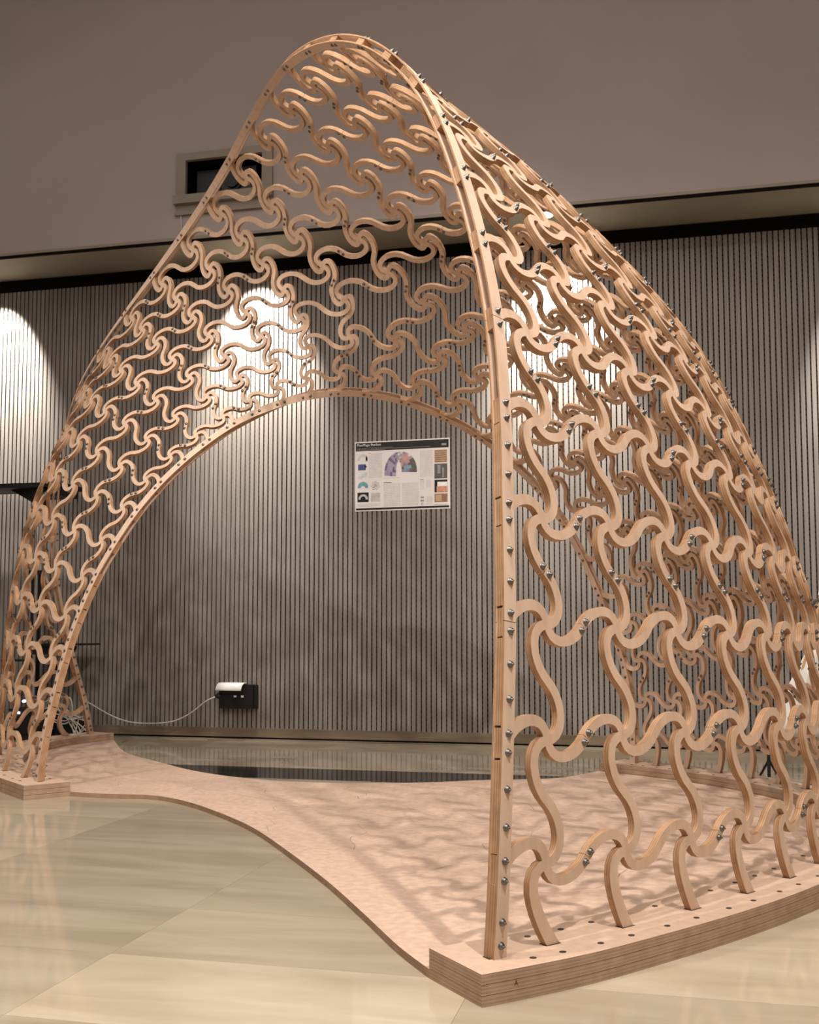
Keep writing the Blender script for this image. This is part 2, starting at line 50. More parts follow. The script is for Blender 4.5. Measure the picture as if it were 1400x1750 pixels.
KEYS = [['R1',1],['n',1,1],['n',2,1],['n',3,1],['n',4,1],['n',5,1],['n',6,1],['n',7,1],['n',8,1],['n',9,1],['n',10,1],['n',11,1],['n',12,1],['n',13,1],['n',14,1],['n',15,1],['n',16,1],['n',17,1],['n',18,1],['n',19,1],['R2r',12],['R1',2],['n',1,2],['n',2,2],['n',3,2],['n',4,2],['n',5,2],['n',6,2],['n',7,2],['n',8,2],['n',9,2],['n',10,2],['n',11,2],['n',12,2],['n',13,2],['n',14,2],['n',15,2],['n',16,2],['n',17,2],['n',18,2],['n',19,2],['R2r',11],['R1',3],['n',1,3],['n',2,3],['n',3,3],['n',4,3],['n',5,3],['n',6,3],['n',7,3],['n',8,3],['n',9,3],['n',10,3],['n',11,3],['n',12,3],['n',13,3],['n',14,3],['n',15,3],['n',16,3],['n',17,3],['n',18,3],['n',19,3],['R2r',10],['R1',4],['n',1,4],['n',2,4],['n',3,4],['n',4,4],['n',5,4],['n',6,4],['n',7,4],['n',8,4],['n',9,4],['n',10,4],['n',11,4],['n',12,4],['n',13,4],['n',14,4],['n',15,4],['n',16,4],['n',17,4],['n',18,4],['n',19,4],['R2r',9],['R1',5],['n',1,5],['n',2,5],['n',3,5],['n',4,5],['n',5,5],['n',6,5],['n',7,5],['n',8,5],['n',9,5],['n',10,5],['n',11,5],['n',12,5],['n',13,5],['n',14,5],['n',15,5],['n',16,5],['n',17,5],['n',18,5],['n',19,5],['R2r',8],['R1',6],['n',1,6],['n',2,6],['n',3,6],['n',4,6],['n',5,6],['n',6,6],['n',7,6],['n',8,6],['n',9,6],['n',10,6],['n',11,6],['n',12,6],['n',13,6],['n',14,6],['n',15,6],['n',16,6],['n',17,6],['n',18,6],['n',19,6],['R2r',7],['R1',7],['n',1,7],['n',2,7],['n',3,7],['n',4,7],['n',5,7],['n',6,7],['n',7,7],['n',8,7],['n',9,7],['n',10,7],['n',11,7],['n',12,7],['n',13,7],['n',14,7],['n',15,7],['n',16,7],['n',17,7],['n',18,7],['n',19,7],['R2r',6],['R1',8],['n',1,8],['n',2,8],['n',3,8],['n',4,8],['n',5,8],['n',6,8],['n',7,8],['n',8,8],['n',9,8],['n',10,8],['n',11,8],['n',12,8],['n',13,8],['n',14,8],['n',15,8],['n',16,8],['n',17,8],['n',18,8],['n',19,8],['R2r',5],['R1',9],['n',1,9],['n',2,9],['n',3,9],['n',4,9],['n',5,9],['n',6,9],['n',7,9],['n',8,9],['n',9,9],['n',10,9],['n',11,9],['n',12,9],['n',13,9],['n',14,9],['n',15,9],['n',16,9],['n',17,9],['n',18,9],['n',19,9],['R2r',4],['R1',10],['n',1,10],['n',2,10],['n',3,10],['n',4,10],['n',5,10],['n',6,10],['n',7,10],['n',8,10],['n',9,10],['F1',10],['R1',11],['n',1,11],['n',2,11],['n',3,11],['n',4,11],['n',5,11],['n',6,11],['n',7,11],['n',8,11],['n',9,11],['F1',11],['R1',12],['n',1,12],['n',2,12],['n',3,12],['n',4,12],['n',5,12],['n',6,12],['n',7,12],['n',8,12],['n',9,12],['F1',12],['R1',13],['n',1,13],['n',2,13],['n',3,13],['n',4,13],['n',5,13],['n',6,13],['n',7,13],['n',8,13],['n',9,13],['F1',13],['R1',14],['n',1,14],['n',2,14],['n',3,14],['n',4,14],['n',5,14],['n',6,14],['n',7,14],['n',8,14],['n',9,14],['F1',14],['R1',15],['n',1,15],['n',2,15],['n',3,15],['n',4,15],['n',5,15],['n',6,15],['n',7,15],['n',8,15],['n',9,15],['F1',15],['R1',16],['n',1,16],['n',2,16],['n',3,16],['n',4,16],['n',5,16],['n',6,16],['n',7,16],['n',8,16],['n',9,16],['F1',16],['R1',17],['n',1,17],['n',2,17],['n',3,17],['n',4,17],['n',5,17],['n',6,17],['n',7,17],['n',8,17],['n',9,17],['F1',17],['F2',6],['n',6,32],['n',6,31],['n',6,30],['n',6,29],['n',6,28],['n',6,27],['n',6,26],['n',6,25],['n',6,24],['n',6,23],['n',6,22],['n',6,21],['n',6,20],['n',6,19],['n',6,18],['r',6,18],['r',7,18],['r',8,18],['r',9,18],['F1',18],['F2',7],['n',7,32],['n',7,31],['n',7,30],['n',7,29],['n',7,28],['n',7,27],['n',7,26],['n',7,25],['n',7,24],['n',7,23],['n',7,22],['n',7,21],['n',7,20],['n',7,19],['n',7,18],['r',6,19],['r',7,19],['r',8,19],['r',9,19],['F1',19],['F1',1],['n',1,18],['n',1,19],['n',1,20],['n',1,21],['n',1,22],['n',1,23],['n',1,24],['n',1,25],['n',1,26],['n',1,27],['n',1,28],['n',1,29],['n',1,30],['n',1,31],['n',1,32],['F2',1],['F1',2],['n',2,18],['n',2,19],['n',2,20],['n',2,21],['n',2,22],['n',2,23],['n',2,24],['n',2,25],['n',2,26],['n',2,27],['n',2,28],['n',2,29],['n',2,30],['n',2,31],['n',2,32],['F2',2],['F1',3],['n',3,18],['n',3,19],['n',3,20],['n',3,21],['n',3,22],['n',3,23],['n',3,24],['n',3,25],['n',3,26],['n',3,27],['n',3,28],['n',3,29],['n',3,30],['n',3,31],['n',3,32],['F2',3],['F1',4],['n',4,18],['n',4,19],['n',4,20],['n',4,21],['n',4,22],['n',4,23],['n',4,24],['n',4,25],['n',4,26],['n',4,27],['n',4,28],['n',4,29],['n',4,30],['n',4,31],['n',4,32],['F2',4],['F1',5],['n',5,18],['n',5,19],['n',5,20],['n',5,21],['n',5,22],['n',5,23],['n',5,24],['n',5,25],['n',5,26],['n',5,27],['n',5,28],['n',5,29],['n',5,30],['n',5,31],['n',5,32],['F2',5],['F1',6],['R2r',0],['F1',7],['R2r',1],['F1',8],['R2r',2],['F1',9],['R2r',3],['R1',18],['R2',18],['R1',19],['R2',19],['R1',20],['R2',20],['R1',21],['R2',21],['R1',22],['R2',22],['R1',23],['R2',23],['R1',24],['R2',24],['R1',25],['R2',25],['R1',26],['R2',26],['R1',27],['R2',27],['R1',28],['R2',28],['R1',29],['R2',29],['R1',30],['R2',30],['R1',31],['R2',31],['R1',32],['R2',32],['F1',0],['F2',0],['F2',8],['F1',20]]

# ------------------------------------------------------------------ helpers
def mat(name, rough=0.5, spec=0.5):
    m = bpy.data.materials.new(name); m.use_nodes = True
    nt = m.node_tree; b = nt.nodes['Principled BSDF']; b.inputs['Roughness'].default_value = rough
    b.inputs['Specular IOR Level'].default_value = spec
    return m, nt, b
def nd(nt, typ, **kw):
    n = nt.nodes.new(typ)
    for k, v in kw.items():
        if k in n.inputs: n.inputs[k].default_value = v
        else: setattr(n, k, v)
    return n
def ramp(nt, stops):
    n = nt.nodes.new('ShaderNodeValToRGB'); e = n.color_ramp.elements
    while len(e) < len(stops): e.new(0.5)
    for q, (p, c) in zip(e, stops): q.position = p; q.color = (*c, 1)
    return n
def noise_mat(name, c1, c2, scale=(1, 1, 1), ns=6.0, rough=0.5, spec=0.4, detail=4, rnd=0.0, lo=0.35, hi=0.65, bump=0.0, metal=0.0, coord='Object'):
    m, nt, b = mat(name, rough, spec); L = nt.links
    tc = nd(nt, 'ShaderNodeTexCoord'); mp = nd(nt, 'ShaderNodeMapping'); mp.inputs['Scale'].default_value = scale
    L.new(tc.outputs[coord], mp.inputs[0])
    nz = nd(nt, 'ShaderNodeTexNoise', Scale=ns, Detail=detail); L.new(mp.outputs[0], nz.inputs['Vector'])
    r = ramp(nt, [(lo, c1), (hi, c2)]); L.new(nz.outputs[0], r.inputs[0])
    out = r.outputs[0]
    if rnd:
        oi = nd(nt, 'ShaderNodeObjectInfo'); mr = nd(nt, 'ShaderNodeMapRange'); mr.inputs['To Min'].default_value = 1-rnd; mr.inputs['To Max'].default_value = 1+rnd
        L.new(oi.outputs['Random'], mr.inputs[0])
        mx = nd(nt, 'ShaderNodeVectorMath', operation='SCALE'); L.new(out, mx.inputs[0]); L.new(mr.outputs[0], mx.inputs['Scale']); out = mx.outputs[0]
        # shift the pattern per object too
        ad = nd(nt, 'ShaderNodeVectorMath', operation='ADD'); cb = nd(nt, 'ShaderNodeVectorMath', operation='SCALE'); cb.inputs[0].default_value = (17, 31, 5)
        L.new(oi.outputs['Random'], cb.inputs['Scale']); L.new(mp.outputs[0], ad.inputs[0]); L.new(cb.outputs[0], ad.inputs[1]); L.new(ad.outputs[0], nz.inputs['Vector'])
    L.new(out, b.inputs['Base Color'])
    if bump:
        bp = nd(nt, 'ShaderNodeBump', Strength=bump, Distance=0.01); L.new(nz.outputs[0], bp.inputs['Height']); L.new(bp.outputs[0], b.inputs['Normal'])
    b.inputs['Metallic'].default_value = metal
    return m
def plain(name, c, rough=0.5, spec=0.4, metal=0.0):
    return noise_mat(name, tuple(x*0.93 for x in c), tuple(min(1, x*1.07) for x in c), ns=9, rough=rough, spec=spec, metal=metal)

class MB:
    def __init__(s): s.v = []; s.f = []; s.mi = []; s.uv = []
    def add(s, vs, fs, mi=0, uvs=None):
        o = len(s.v); s.v += [tuple(x) for x in vs]
        for i, f in enumerate(fs):
            s.f.append([o+k for k in f]); s.mi.append(mi if isinstance(mi, int) else mi[i])
            s.uv.append(uvs[i] if uvs else [(0, 0)]*len(f))
    def box(s, c, d, mi=0, M=None):
        x, y, z = (k/2 for k in d); c = Vector(c)
        vs = [Vector((sx*x, sy*y, sz*z)) for sz in (-1, 1) for sy in (-1, 1) for sx in (-1, 1)]
        if M: vs = [M @ q for q in vs]
        s.add([q+c for q in vs], [(0, 2, 3, 1), (4, 5, 7, 6), (0, 1, 5, 4), (2, 6, 7, 3), (0, 4, 6, 2), (1, 3, 7, 5)], mi)
    def tube(s, pts, r, n=8, mi=0, cap=True):
        pts = [Vector(p) for p in pts]; rs = r if isinstance(r, (list, tuple)) else [r]*len(pts); rings = []; prev = None
        for i, p in enumerate(pts):
            t = (pts[min(i+1, len(pts)-1)]-pts[max(i-1, 0)]).normalized()
            a = prev if prev else (Vector((0, 0, 1)) if abs(t.z) < 0.9 else Vector((1, 0, 0)))
            a = (a-t*a.dot(t)).normalized(); b = t.cross(a); prev = a
            rings.append([p+(a*math.cos(k*math.tau/n)+b*math.sin(k*math.tau/n))*rs[i] for k in range(n)])
        vs = [q for R in rings for q in R]; fs = []
        for i in range(len(pts)-1):
            for k in range(n): fs.append((i*n+k, i*n+(k+1) % n, (i+1)*n+(k+1) % n, (i+1)*n+k))
        if cap: fs += [tuple(range(n-1, -1, -1)), tuple((len(pts)-1)*n+k for k in range(n))]
        s.add(vs, fs, mi)
    def prism(s, poly, z0, z1, mi_top=0, mi_side=0):
        n = len(poly); vs = [(x, y, z0) for x, y in poly]+[(x, y, z1) for x, y in poly]
        fs = [tuple(range(n-1, -1, -1)), tuple(range(n, 2*n))]+[(i, (i+1) % n, n+(i+1) % n, n+i) for i in range(n)]
        s.add(vs, fs, [mi_top, mi_top]+[mi_side]*n)
    def mesh(s, name, mats, smooth=False):
        me = bpy.data.meshes.new(name); me.from_pydata(s.v, [], s.f); me.update()
        for m in mats: me.materials.append(m)
        me.polygons.foreach_set('material_index', s.mi)
        if any(any(u != (0, 0) for u in q) for q in s.uv):
            ul = me.uv_layers.new(name='UVMap'); flat = []
            for q in s.uv:
                for u in q: flat += [u[0], u[1]]
            ul.data.foreach_set('uv', flat)
        if smooth: me.polygons.foreach_set('use_smooth', [True]*len(me.polygons))
        return me
    def obj(s, name, mats, parent=None, smooth=False, loc=(0, 0, 0), rot=(0, 0, 0)):
        o = bpy.data.objects.new(name, s.mesh(name, mats, smooth)); COL.objects.link(o); o.parent = parent
        o.location = loc; o.rotation_euler = rot; return o
def tag(o, label=None, cat=None, group=None, kind=None):
    for k, v in (('label', label), ('category', cat), ('group', group), ('kind', kind)):
        if v: o[k] = v
    return o
def thing(name, label, cat, loc=(0, 0, 0), group=None):
    o = bpy.data.objects.new(name, None); COL.objects.link(o); o.location = loc; o.empty_display_size = 0.1
    return tag(o, label, cat, group)
def link(name, me, parent, M):
    o = bpy.data.objects.new(name, me); COL.objects.link(o); o.parent = parent; o.matrix_local = M; return o

# ------------------------------------------------------------------ materials
def ply_face(name, c1, c2, rnd=0.05):
    m, nt, b = mat(name, 0.52, 0.35); L = nt.links
    tc = nd(nt, 'ShaderNodeTexCoord'); oi = nd(nt, 'ShaderNodeObjectInfo')
    sh = nd(nt, 'ShaderNodeVectorMath', operation='SCALE'); sh.inputs[0].default_value = (9, 5, 13); L.new(oi.outputs['Random'], sh.inputs['Scale'])
    ad = nd(nt, 'ShaderNodeVectorMath', operation='ADD'); L.new(tc.outputs['Object'], ad.inputs[0]); L.new(sh.outputs[0], ad.inputs[1])
    mp = nd(nt, 'ShaderNodeMapping'); mp.inputs['Scale'].default_value = (14, 14, 2.2); L.new(ad.outputs[0], mp.inputs[0])
    nz = nd(nt, 'ShaderNodeTexNoise', Scale=3.0, Detail=6.0); L.new(mp.outputs[0], nz.inputs['Vector'])
    r = ramp(nt, [(0.35, c1), (0.65, c2)]); L.new(nz.outputs[0], r.inputs[0])
    mr = nd(nt, 'ShaderNodeMapRange'); mr.inputs['To Min'].default_value = 1-rnd; mr.inputs['To Max'].default_value = 1+rnd; L.new(oi.outputs['Random'], mr.inputs[0])
    mx = nd(nt, 'ShaderNodeVectorMath', operation='SCALE'); L.new(r.outputs[0], mx.inputs[0]); L.new(mr.outputs[0], mx.inputs['Scale'])
    L.new(mx.outputs[0], b.inputs['Base Color'])
    return m
def ply_edge(name, c1, c2, plies, axis_uv=True, zscale=None):
    m, nt, b = mat(name, 0.6, 0.25); L = nt.links
    tc = nd(nt, 'ShaderNodeTexCoord'); sp = nd(nt, 'ShaderNodeSeparateXYZ')
    if axis_uv: L.new(tc.outputs['UV'], sp.inputs[0]); src = sp.outputs[1]
    else: L.new(tc.outputs['Object'], sp.inputs[0]); src = sp.outputs[2]
    mu = nd(nt, 'ShaderNodeMath', operation='MULTIPLY'); mu.inputs[1].default_value = plies; L.new(src, mu.inputs[0])
    sn = nd(nt, 'ShaderNodeMath', operation='SINE'); L.new(mu.outputs[0], sn.inputs[0])
    nz = nd(nt, 'ShaderNodeTexNoise', Scale=25.0, Detail=4.0); L.new(tc.outputs['Object'], nz.inputs['Vector'])
    a = nd(nt, 'ShaderNodeMath', operation='MULTIPLY_ADD'); a.inputs[1].default_value = 0.22; a.inputs[2].default_value = 0.0; L.new(sn.outputs[0], a.inputs[0])
    a2 = nd(nt, 'ShaderNodeMath', operation='ADD'); L.new(a.outputs[0], a2.inputs[0]); L.new(nz.outputs[0], a2.inputs[1])
    r = ramp(nt, [(0.2, c1), (0.8, c2)]); L.new(a2.outputs[0], r.inputs[0]); L.new(r.outputs[0], b.inputs['Base Color'])
    return m
FACE = ply_face('birch_ply_face', (0.57, 0.395, 0.285), (0.65, 0.47, 0.35))
EDGE = ply_edge('birch_ply_edge', (0.30, 0.16, 0.08), (0.50, 0.31, 0.185), 3*math.tau)
RIMF = ply_face('rim_ply_face', (0.60, 0.425, 0.315), (0.67, 0.495, 0.38))
PLTOP = ply_face('plinth_ply_top', (0.56, 0.395, 0.29), (0.62, 0.45, 0.34))
PLEDGE = ply_edge('plinth_ply_edge', (0.31, 0.20, 0.135), (0.46, 0.315, 0.225), math.tau/0.0068, axis_uv=False)
DECKM = ply_face('deck_ply', (0.53, 0.372, 0.28), (0.65, 0.475, 0.375), rnd=0.06)
DECKE = ply_edge('deck_ply_edge', (0.26, 0.155, 0.10), (0.40, 0.26, 0.18), math.tau/0.006, axis_uv=False)
STEEL = plain('zinc_steel', (0.19, 0.178, 0.168), rough=0.45, spec=0.5, metal=1.0)
DARKHOLE = plain('dark_recess', (0.05, 0.035, 0.028), rough=0.6)
BLACK = plain('black_plastic', (0.008, 0.008, 0.008), rough=0.45)
BLACKM = plain('matt_black_shadow_gap', (0.006, 0.005, 0.005), rough=0.9, spec=0.1)
SILVER = plain('brushed_aluminium', (0.6, 0.59, 0.57), rough=0.3, metal=1.0)
CABLE = plain('grey_white_cable', (0.50, 0.47, 0.42), rough=0.5)
PAPER = plain('white_paper', (0.86, 0.84, 0.80), rough=0.6)
CLOTH = noise_mat('white_cloth', (0.72, 0.69, 0.65), (0.85, 0.82, 0.78), ns=12, rough=0.85, spec=0.1)
TRIM = noise_mat('beige_painted_trim', (0.235, 0.20, 0.155), (0.27, 0.23, 0.18), ns=3, rough=0.6)
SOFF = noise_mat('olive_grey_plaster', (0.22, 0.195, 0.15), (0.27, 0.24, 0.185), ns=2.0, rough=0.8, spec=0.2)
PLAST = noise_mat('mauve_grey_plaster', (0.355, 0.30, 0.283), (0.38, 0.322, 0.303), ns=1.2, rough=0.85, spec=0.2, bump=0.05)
BASEB = noise_mat('brown_veneer_baseboard', (0.135, 0.10, 0.068), (0.19, 0.145, 0.10), scale=(0.6, 1, 6), ns=5, rough=0.4)
SLAT = noise_mat('grey_oak_slat', (0.19, 0.165, 0.148), (0.24, 0.212, 0.192), scale=(8, 1, 0.6), ns=5, rough=0.5, spec=0.35)
SHELL = plain('room_paint', (0.42, 0.37, 0.33), rough=0.9)
# perforated dark backing behind the slats
BACKING, nt, b = mat('perforated_backing', 0.8, 0.15)
tc = nd(nt, 'ShaderNodeTexCoord'); sp = nd(nt, 'ShaderNodeSeparateXYZ'); nt.links.new(tc.outputs['Object'], sp.inputs[0])
mz = nd(nt, 'ShaderNodeMath', operation='MULTIPLY'); mz.inputs[1].default_value = math.tau/0.0324; nt.links.new(sp.outputs[2], mz.inputs[0])
mxx = nd(nt, 'ShaderNodeMath', operation='MULTIPLY'); mxx.inputs[1].default_value = math.pi/0.0324; nt.links.new(sp.outputs[0], mxx.inputs[0])
ad = nd(nt, 'ShaderNodeMath', operation='ADD'); nt.links.new(mz.outputs[0], ad.inputs[0]); nt.links.new(mxx.outputs[0], ad.inputs[1])
sn = nd(nt, 'ShaderNodeMath', operation='SINE'); nt.links.new(ad.outputs[0], sn.inputs[0])
rr = ramp(nt, [(0.55, (0.060, 0.043, 0.033)), (0.62, (0.008, 0.006, 0.005))]); nt.links.new(sn.outputs[0], rr.inputs[0]); nt.links.new(rr.outputs[0], b.inputs['Base Color'])
# floor tiles: vein cut stone, veins along x, slight tone per tile, polished
def stone(name, c1, c2, c3, rnd, rough):
    m, nt, b = mat(name, rough, 0.5); L = nt.links
    tc = nd(nt, 'ShaderNodeTexCoord'); oi = nd(nt, 'ShaderNodeObjectInfo')
    sh = nd(nt, 'ShaderNodeVectorMath', operation='SCALE'); sh.inputs[0].default_value = (23, 41, 3); L.new(oi.outputs['Random'], sh.inputs['Scale'])
    mp = nd(nt, 'ShaderNodeMapping'); mp.inputs['Scale'].default_value = (0.9, 4.2, 1.0); L.new(tc.outputs['Object'], mp.inputs[0])
    ad = nd(nt, 'ShaderNodeVectorMath', operation='ADD'); L.new(mp.outputs[0], ad.inputs[0]); L.new(sh.outputs[0], ad.inputs[1])
    nz = nd(nt, 'ShaderNodeTexNoise', Scale=1.7, Detail=5.0, Roughness=0.5, Distortion=0.5); L.new(ad.outputs[0], nz.inputs['Vector'])
    r = ramp(nt, [(0.32, c1), (0.5, c2), (0.68, c3)]); L.new(nz.outputs[0], r.inputs[0])
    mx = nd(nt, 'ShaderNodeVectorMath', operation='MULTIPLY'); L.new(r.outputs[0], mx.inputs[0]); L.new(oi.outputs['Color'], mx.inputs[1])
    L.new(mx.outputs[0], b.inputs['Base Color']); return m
STONE = stone('polished_beige_stone', (0.355, 0.293, 0.21), (0.415, 0.35, 0.258), (0.47, 0.405, 0.31), 0.10, 0.07)
GRANITE = stone('polished_black_granite', (0.012, 0.011, 0.010), (0.018, 0.016, 0.014), (0.035, 0.032, 0.028), 0.1, 0.10)

# ------------------------------------------------------------------ room
WY = 6.715                                     # front face of the slats
fl = MB(); fl.box((-2.0, 1.0, -0.03), (16, 16, 0.02)); floor = tag(fl.obj('floor', [plain('stone_bed', (0.30, 0.25, 0.18), 0.6)]), kind='structure')
TW, TD = 0.805, 0.3915
tile_m = {}
def tile_mesh(mt):
    b_ = MB(); g = 0.0003; h = 0.0; x, y = TW/2-g, TD/2-g
    vs = [(-x, -y, -0.02), (x, -y, -0.02), (x, y, -0.02), (-x, y, -0.02), (-x, -y, h), (x, -y, h), (x, y, h), (-x, y, h)]
    fs = [(4, 5, 6, 7)]+[(i, (i+1) % 4, 4+(i+1) % 4, 4+i) for i in range(4)]
    b_.add(vs, fs); return b_.mesh('tile', [mt])
tile_a, tile_b = tile_mesh(STONE), tile_mesh(GRANITE)
for i in range(-6, 8):
    for j in range(-8, 12):
        x = -1.2+TW*(i+0.5)-0.0; y = 2.212+TD*(j+0.5)
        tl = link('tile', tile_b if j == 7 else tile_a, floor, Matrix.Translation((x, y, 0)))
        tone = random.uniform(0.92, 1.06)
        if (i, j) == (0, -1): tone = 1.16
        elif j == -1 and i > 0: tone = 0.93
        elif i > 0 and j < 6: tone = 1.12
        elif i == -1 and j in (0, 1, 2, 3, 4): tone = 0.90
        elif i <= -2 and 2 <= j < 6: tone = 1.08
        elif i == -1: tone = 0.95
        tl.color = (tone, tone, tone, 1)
wl = MB(); wl.box((-2.0, WY+0.04, 1.6), (11.5, 0.06, 3.2)); wall_back = tag(wl.obj('wall_back', [BACKING]), kind='structure')
sl = MB(); PITCHX = 0.0324; x0 = -7.64
for k in range(int(11.4/PITCHX)):
    x = x0+k*PITCHX
    sl.add([(x-0.0118, WY+0.012, 0.069), (x+0.0118, WY+0.012, 0.069), (x+0.0118, WY, 0.069), (x-0.0118, WY, 0.069),
            (x-0.0118, WY+0.012, 3.10), (x+0.0118, WY+0.012, 3.10), (x+0.0118, WY, 3.10), (x-0.0118, WY, 3.10)],
           [(3, 2, 6, 7), (2, 1, 5, 6), (0, 3, 7, 4), (4, 7, 6, 5), (0, 1, 2, 3)])
tag(sl.obj('slats', [SLAT], wall_back), kind='stuff')
bb = MB(); bb.box((-2.0, WY+0.006, 0.040), (11.5, 0.02, 0.058)); bb.box((-2.0, WY+0.008, 0.006), (11.5, 0.012, 0.012), 1)
tag(bb.obj('baseboard_back', [BASEB, BLACKM]), kind='structure')
# black strips as painted shade for the gap above the slats and the groove; soffit, trim and the plastered bulkhead with a real opening for the equipment box
gp = MB(); gp.box((-2.0, WY+0.005, 3.14), (11.5, 0.02, 0.079)); tag(gp.obj('gap_shade_strip', [BLACKM]), kind='structure')
BY = 6.27
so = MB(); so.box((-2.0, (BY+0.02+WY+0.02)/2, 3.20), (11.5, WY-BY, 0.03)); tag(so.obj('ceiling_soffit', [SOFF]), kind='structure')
gr = MB(); gr.box((-2.0, BY+0.014, 3.195), (11.5, 0.016, 0.030)); tag(gr.obj('groove_shade_strip', [BLACKM]), kind='structure')
tr = MB(); tr.box((-2.0, BY+0.004, 3.204), (11.5, 0.012, 0.018)); tag(tr.obj('trim_3', [TRIM]), kind='structure')
hx0, hx1, hz0, hz1 = -2.975, -2.455, 3.475, 3.71
bk = MB(); X0, X1, Z0, Z1 = -7.9, 3.9, 3.213, 5.7
vs = [(X0, BY, Z0), (X1, BY, Z0), (X1, BY, Z1), (X0, BY, Z1), (hx0, BY, hz0), (hx1, BY, hz0), (hx1, BY, hz1), (hx0, BY, hz1)]
bk.add(vs, [(0, 1, 5, 4), (1, 2, 6, 5), (2, 3, 7, 6), (3, 0, 4, 7)])
bk.add([(X0, BY, Z0), (X1, BY, Z0), (X1, BY+0.1, Z0), (X0, BY+0.1, Z0)], [(0, 3, 2, 1)])
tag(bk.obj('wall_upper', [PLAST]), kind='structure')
for nm, c, d in (('ceiling', (-2, 0.5, 5.75), (12, 12.6, 0.1)), ('wall_left', (-7.95, 0.5, 2.85), (0.1, 12.6, 5.9)), ('wall_right', (3.95, 0.5, 2.85), (0.1, 12.6, 5.9)), ('wall_front', (-2, -5.8, 2.85), (12, 0.1, 5.9))):
    w_ = MB(); w_.box(c, d); tag(w_.obj(nm, [SHELL]), kind='structure')

# ------------------------------------------------------------------ pavilion
P0 = [Vector(p)/1000.0 for p in NODES]
n_ = len(P0)
K2I = {tuple(k): i for i, k in enumerate(KEYS)}
inside = Vector((-1.5, 4.3, 0.9))
# consistent vertex normals (outwards)
NRM = [Vector((0, 0, 0)) for _ in range(n_)]
emap = {}
for fi, f in enumerate(FACES):
    for k in range(4): emap.setdefault(frozenset((f[k], f[(k+1) % 4])), []).append(fi)
orient = {0: 1}; todo = [0]
while todo:
    fi = todo.pop(); f = FACES[fi]
    for k in range(4):
        a, b_ = f[k], f[(k+1) % 4]
        for gi in emap[frozenset((a, b_))]:
            if gi in orient: continue
            g = FACES[gi]; same_dir = any(g[q] == a and g[(q+1) % 4] == b_ for q in range(4))
            orient[gi] = -orient[fi] if same_dir else orient[fi]; todo.append(gi)
fn = []
for fi, f in enumerate(FACES):
    a, b_, c, d = (P0[i] for i in f); fn.append((c-a).cross(d-b_).normalized()*orient.get(fi, 1))
sgn = sum(q.dot(sum((P0[i] for i in f), Vector())/4-inside) for q, f in zip(fn, FACES))
for fi, f in enumerate(FACES):
    for i in f: NRM[i] += fn[fi]*(1 if sgn > 0 else -1)
NRM = [q.normalized() if q.length > 1e-6 else Vector((0, 0, 1)) for q in NRM]
cam_p = Vector((0, 0, HGT))
TH, WD = 0.0086, 0.0108
RH = 0.0098                                  # half gap between the rim boards                      # half thickness and half width of an arm
P = []
for i, p in enumerate(P0):
    v = (cam_p-p).normalized(); s_ = max(-1, min(1, 3*NRM[i].dot(v)))
    P.append(p-NRM[i]*TH*s_ if KEYS[i][0] in ('n', 'r') else p)
def sm(x, a, b): t = max(0, min(1, (x-a)/(b-a))); return t*t*(3-2*t)
def twist(i):
    k = KEYS[i]
    if k[0] not in ('n', 'r'): return 90
    u, v = k[1], k[2]
    if k[0] == 'r': return 115 if v == 18 else 92
    if v >= 18 or (u <= 9 and v >= 10):
        t = 82+48*sm(v, 6, 13)-68*sm(v, 20, 30)
        if u == 7 and v >= 18: t = min(t, 95)
        if u == 6 and v >= 18: t = min(t, 122)
        return t
    if u <= 9: return 82+43*sm(v, 5, 12)
    t = 90+40*sm(v, 2, 5)
    if u == 19: t = min(t, 98)
    return t
def phi_of(th): return min(65, 46+0.29*(th-62))
BASE = Vector((-1.6, 4.2, 0.0))
pav = thing('lattice_pavilion', 'tall twisted plywood arch of swirling bolted lattice standing on layered wooden plinths', 'pavilion', BASE)
def LOC(p): return p-BASE
WK = {}
def arm_half(mb, pi, ni, pm, nm, d0, dm, wid0=1.0, wid1=1.0, seg=10, gap=0.0):
    c = (pm-pi).length
    a0 = max(-1, min(1, d0.dot((pm-pi)/c))); a1 = max(-1, min(1, dm.dot((pm-pi)/c)))
    al = (math.acos(a0)+math.acos(a1))/2
    h = c/3/max(0.3, math.cos(al/2)**2)
    A, B, C, D = pi, pi+d0*h, pm-dm*h, pm-dm*gap
    rings = []; L = 0; prev = None; us = []
    for s in range(seg+1):
        t = s/seg; q = A*(1-t)**3+B*3*t*(1-t)**2+C*3*t*t*(1-t)+D*t**3
        T = ((B-A)*(1-t)**2+(C-B)*2*t*(1-t)+(D-C)*t*t).normalized()
        N = ni.lerp(nm, t); N = (N-T*N.dot(T)).normalized(); Wv = N.cross(T)
        w = WD*(wid0+(wid1-wid0)*t)
        if prev is not None: L += (q-prev).length
        prev = q; us.append(L/0.021)
        q = LOC(q)
        rings.append([q+N*TH+Wv*w, q+N*TH-Wv*w, q-N*TH-Wv*w, q-N*TH+Wv*w])
    vs = []; fs = []; mi = []; uv = []
    for k in range(4):
        o = len(vs)
        for R in rings: vs += [R[k], R[(k+1) % 4]]
        for s in range(seg):
            q = o+2*s; fs.append((q, q+1, q+3, q+2)); mi.append(k % 2); u0, u1 = us[s], us[s+1]
            uv.append([(u0, 0.0), (u0, 1.0), (u1, 1.0), (u1, 0.0)] if k == 1 else [(u0, 1.0), (u0, 0.0), (u1, 0.0), (u1, 1.0)])
    e = len(vs); vs += rings[-1]
    fs.append((e, e+1, e+2, e+3)); mi.append(1); uv.append([(0, 1), (0.6, 1), (0.6, 0), (0, 0)])
    mb.add(vs, fs, mi, uv)
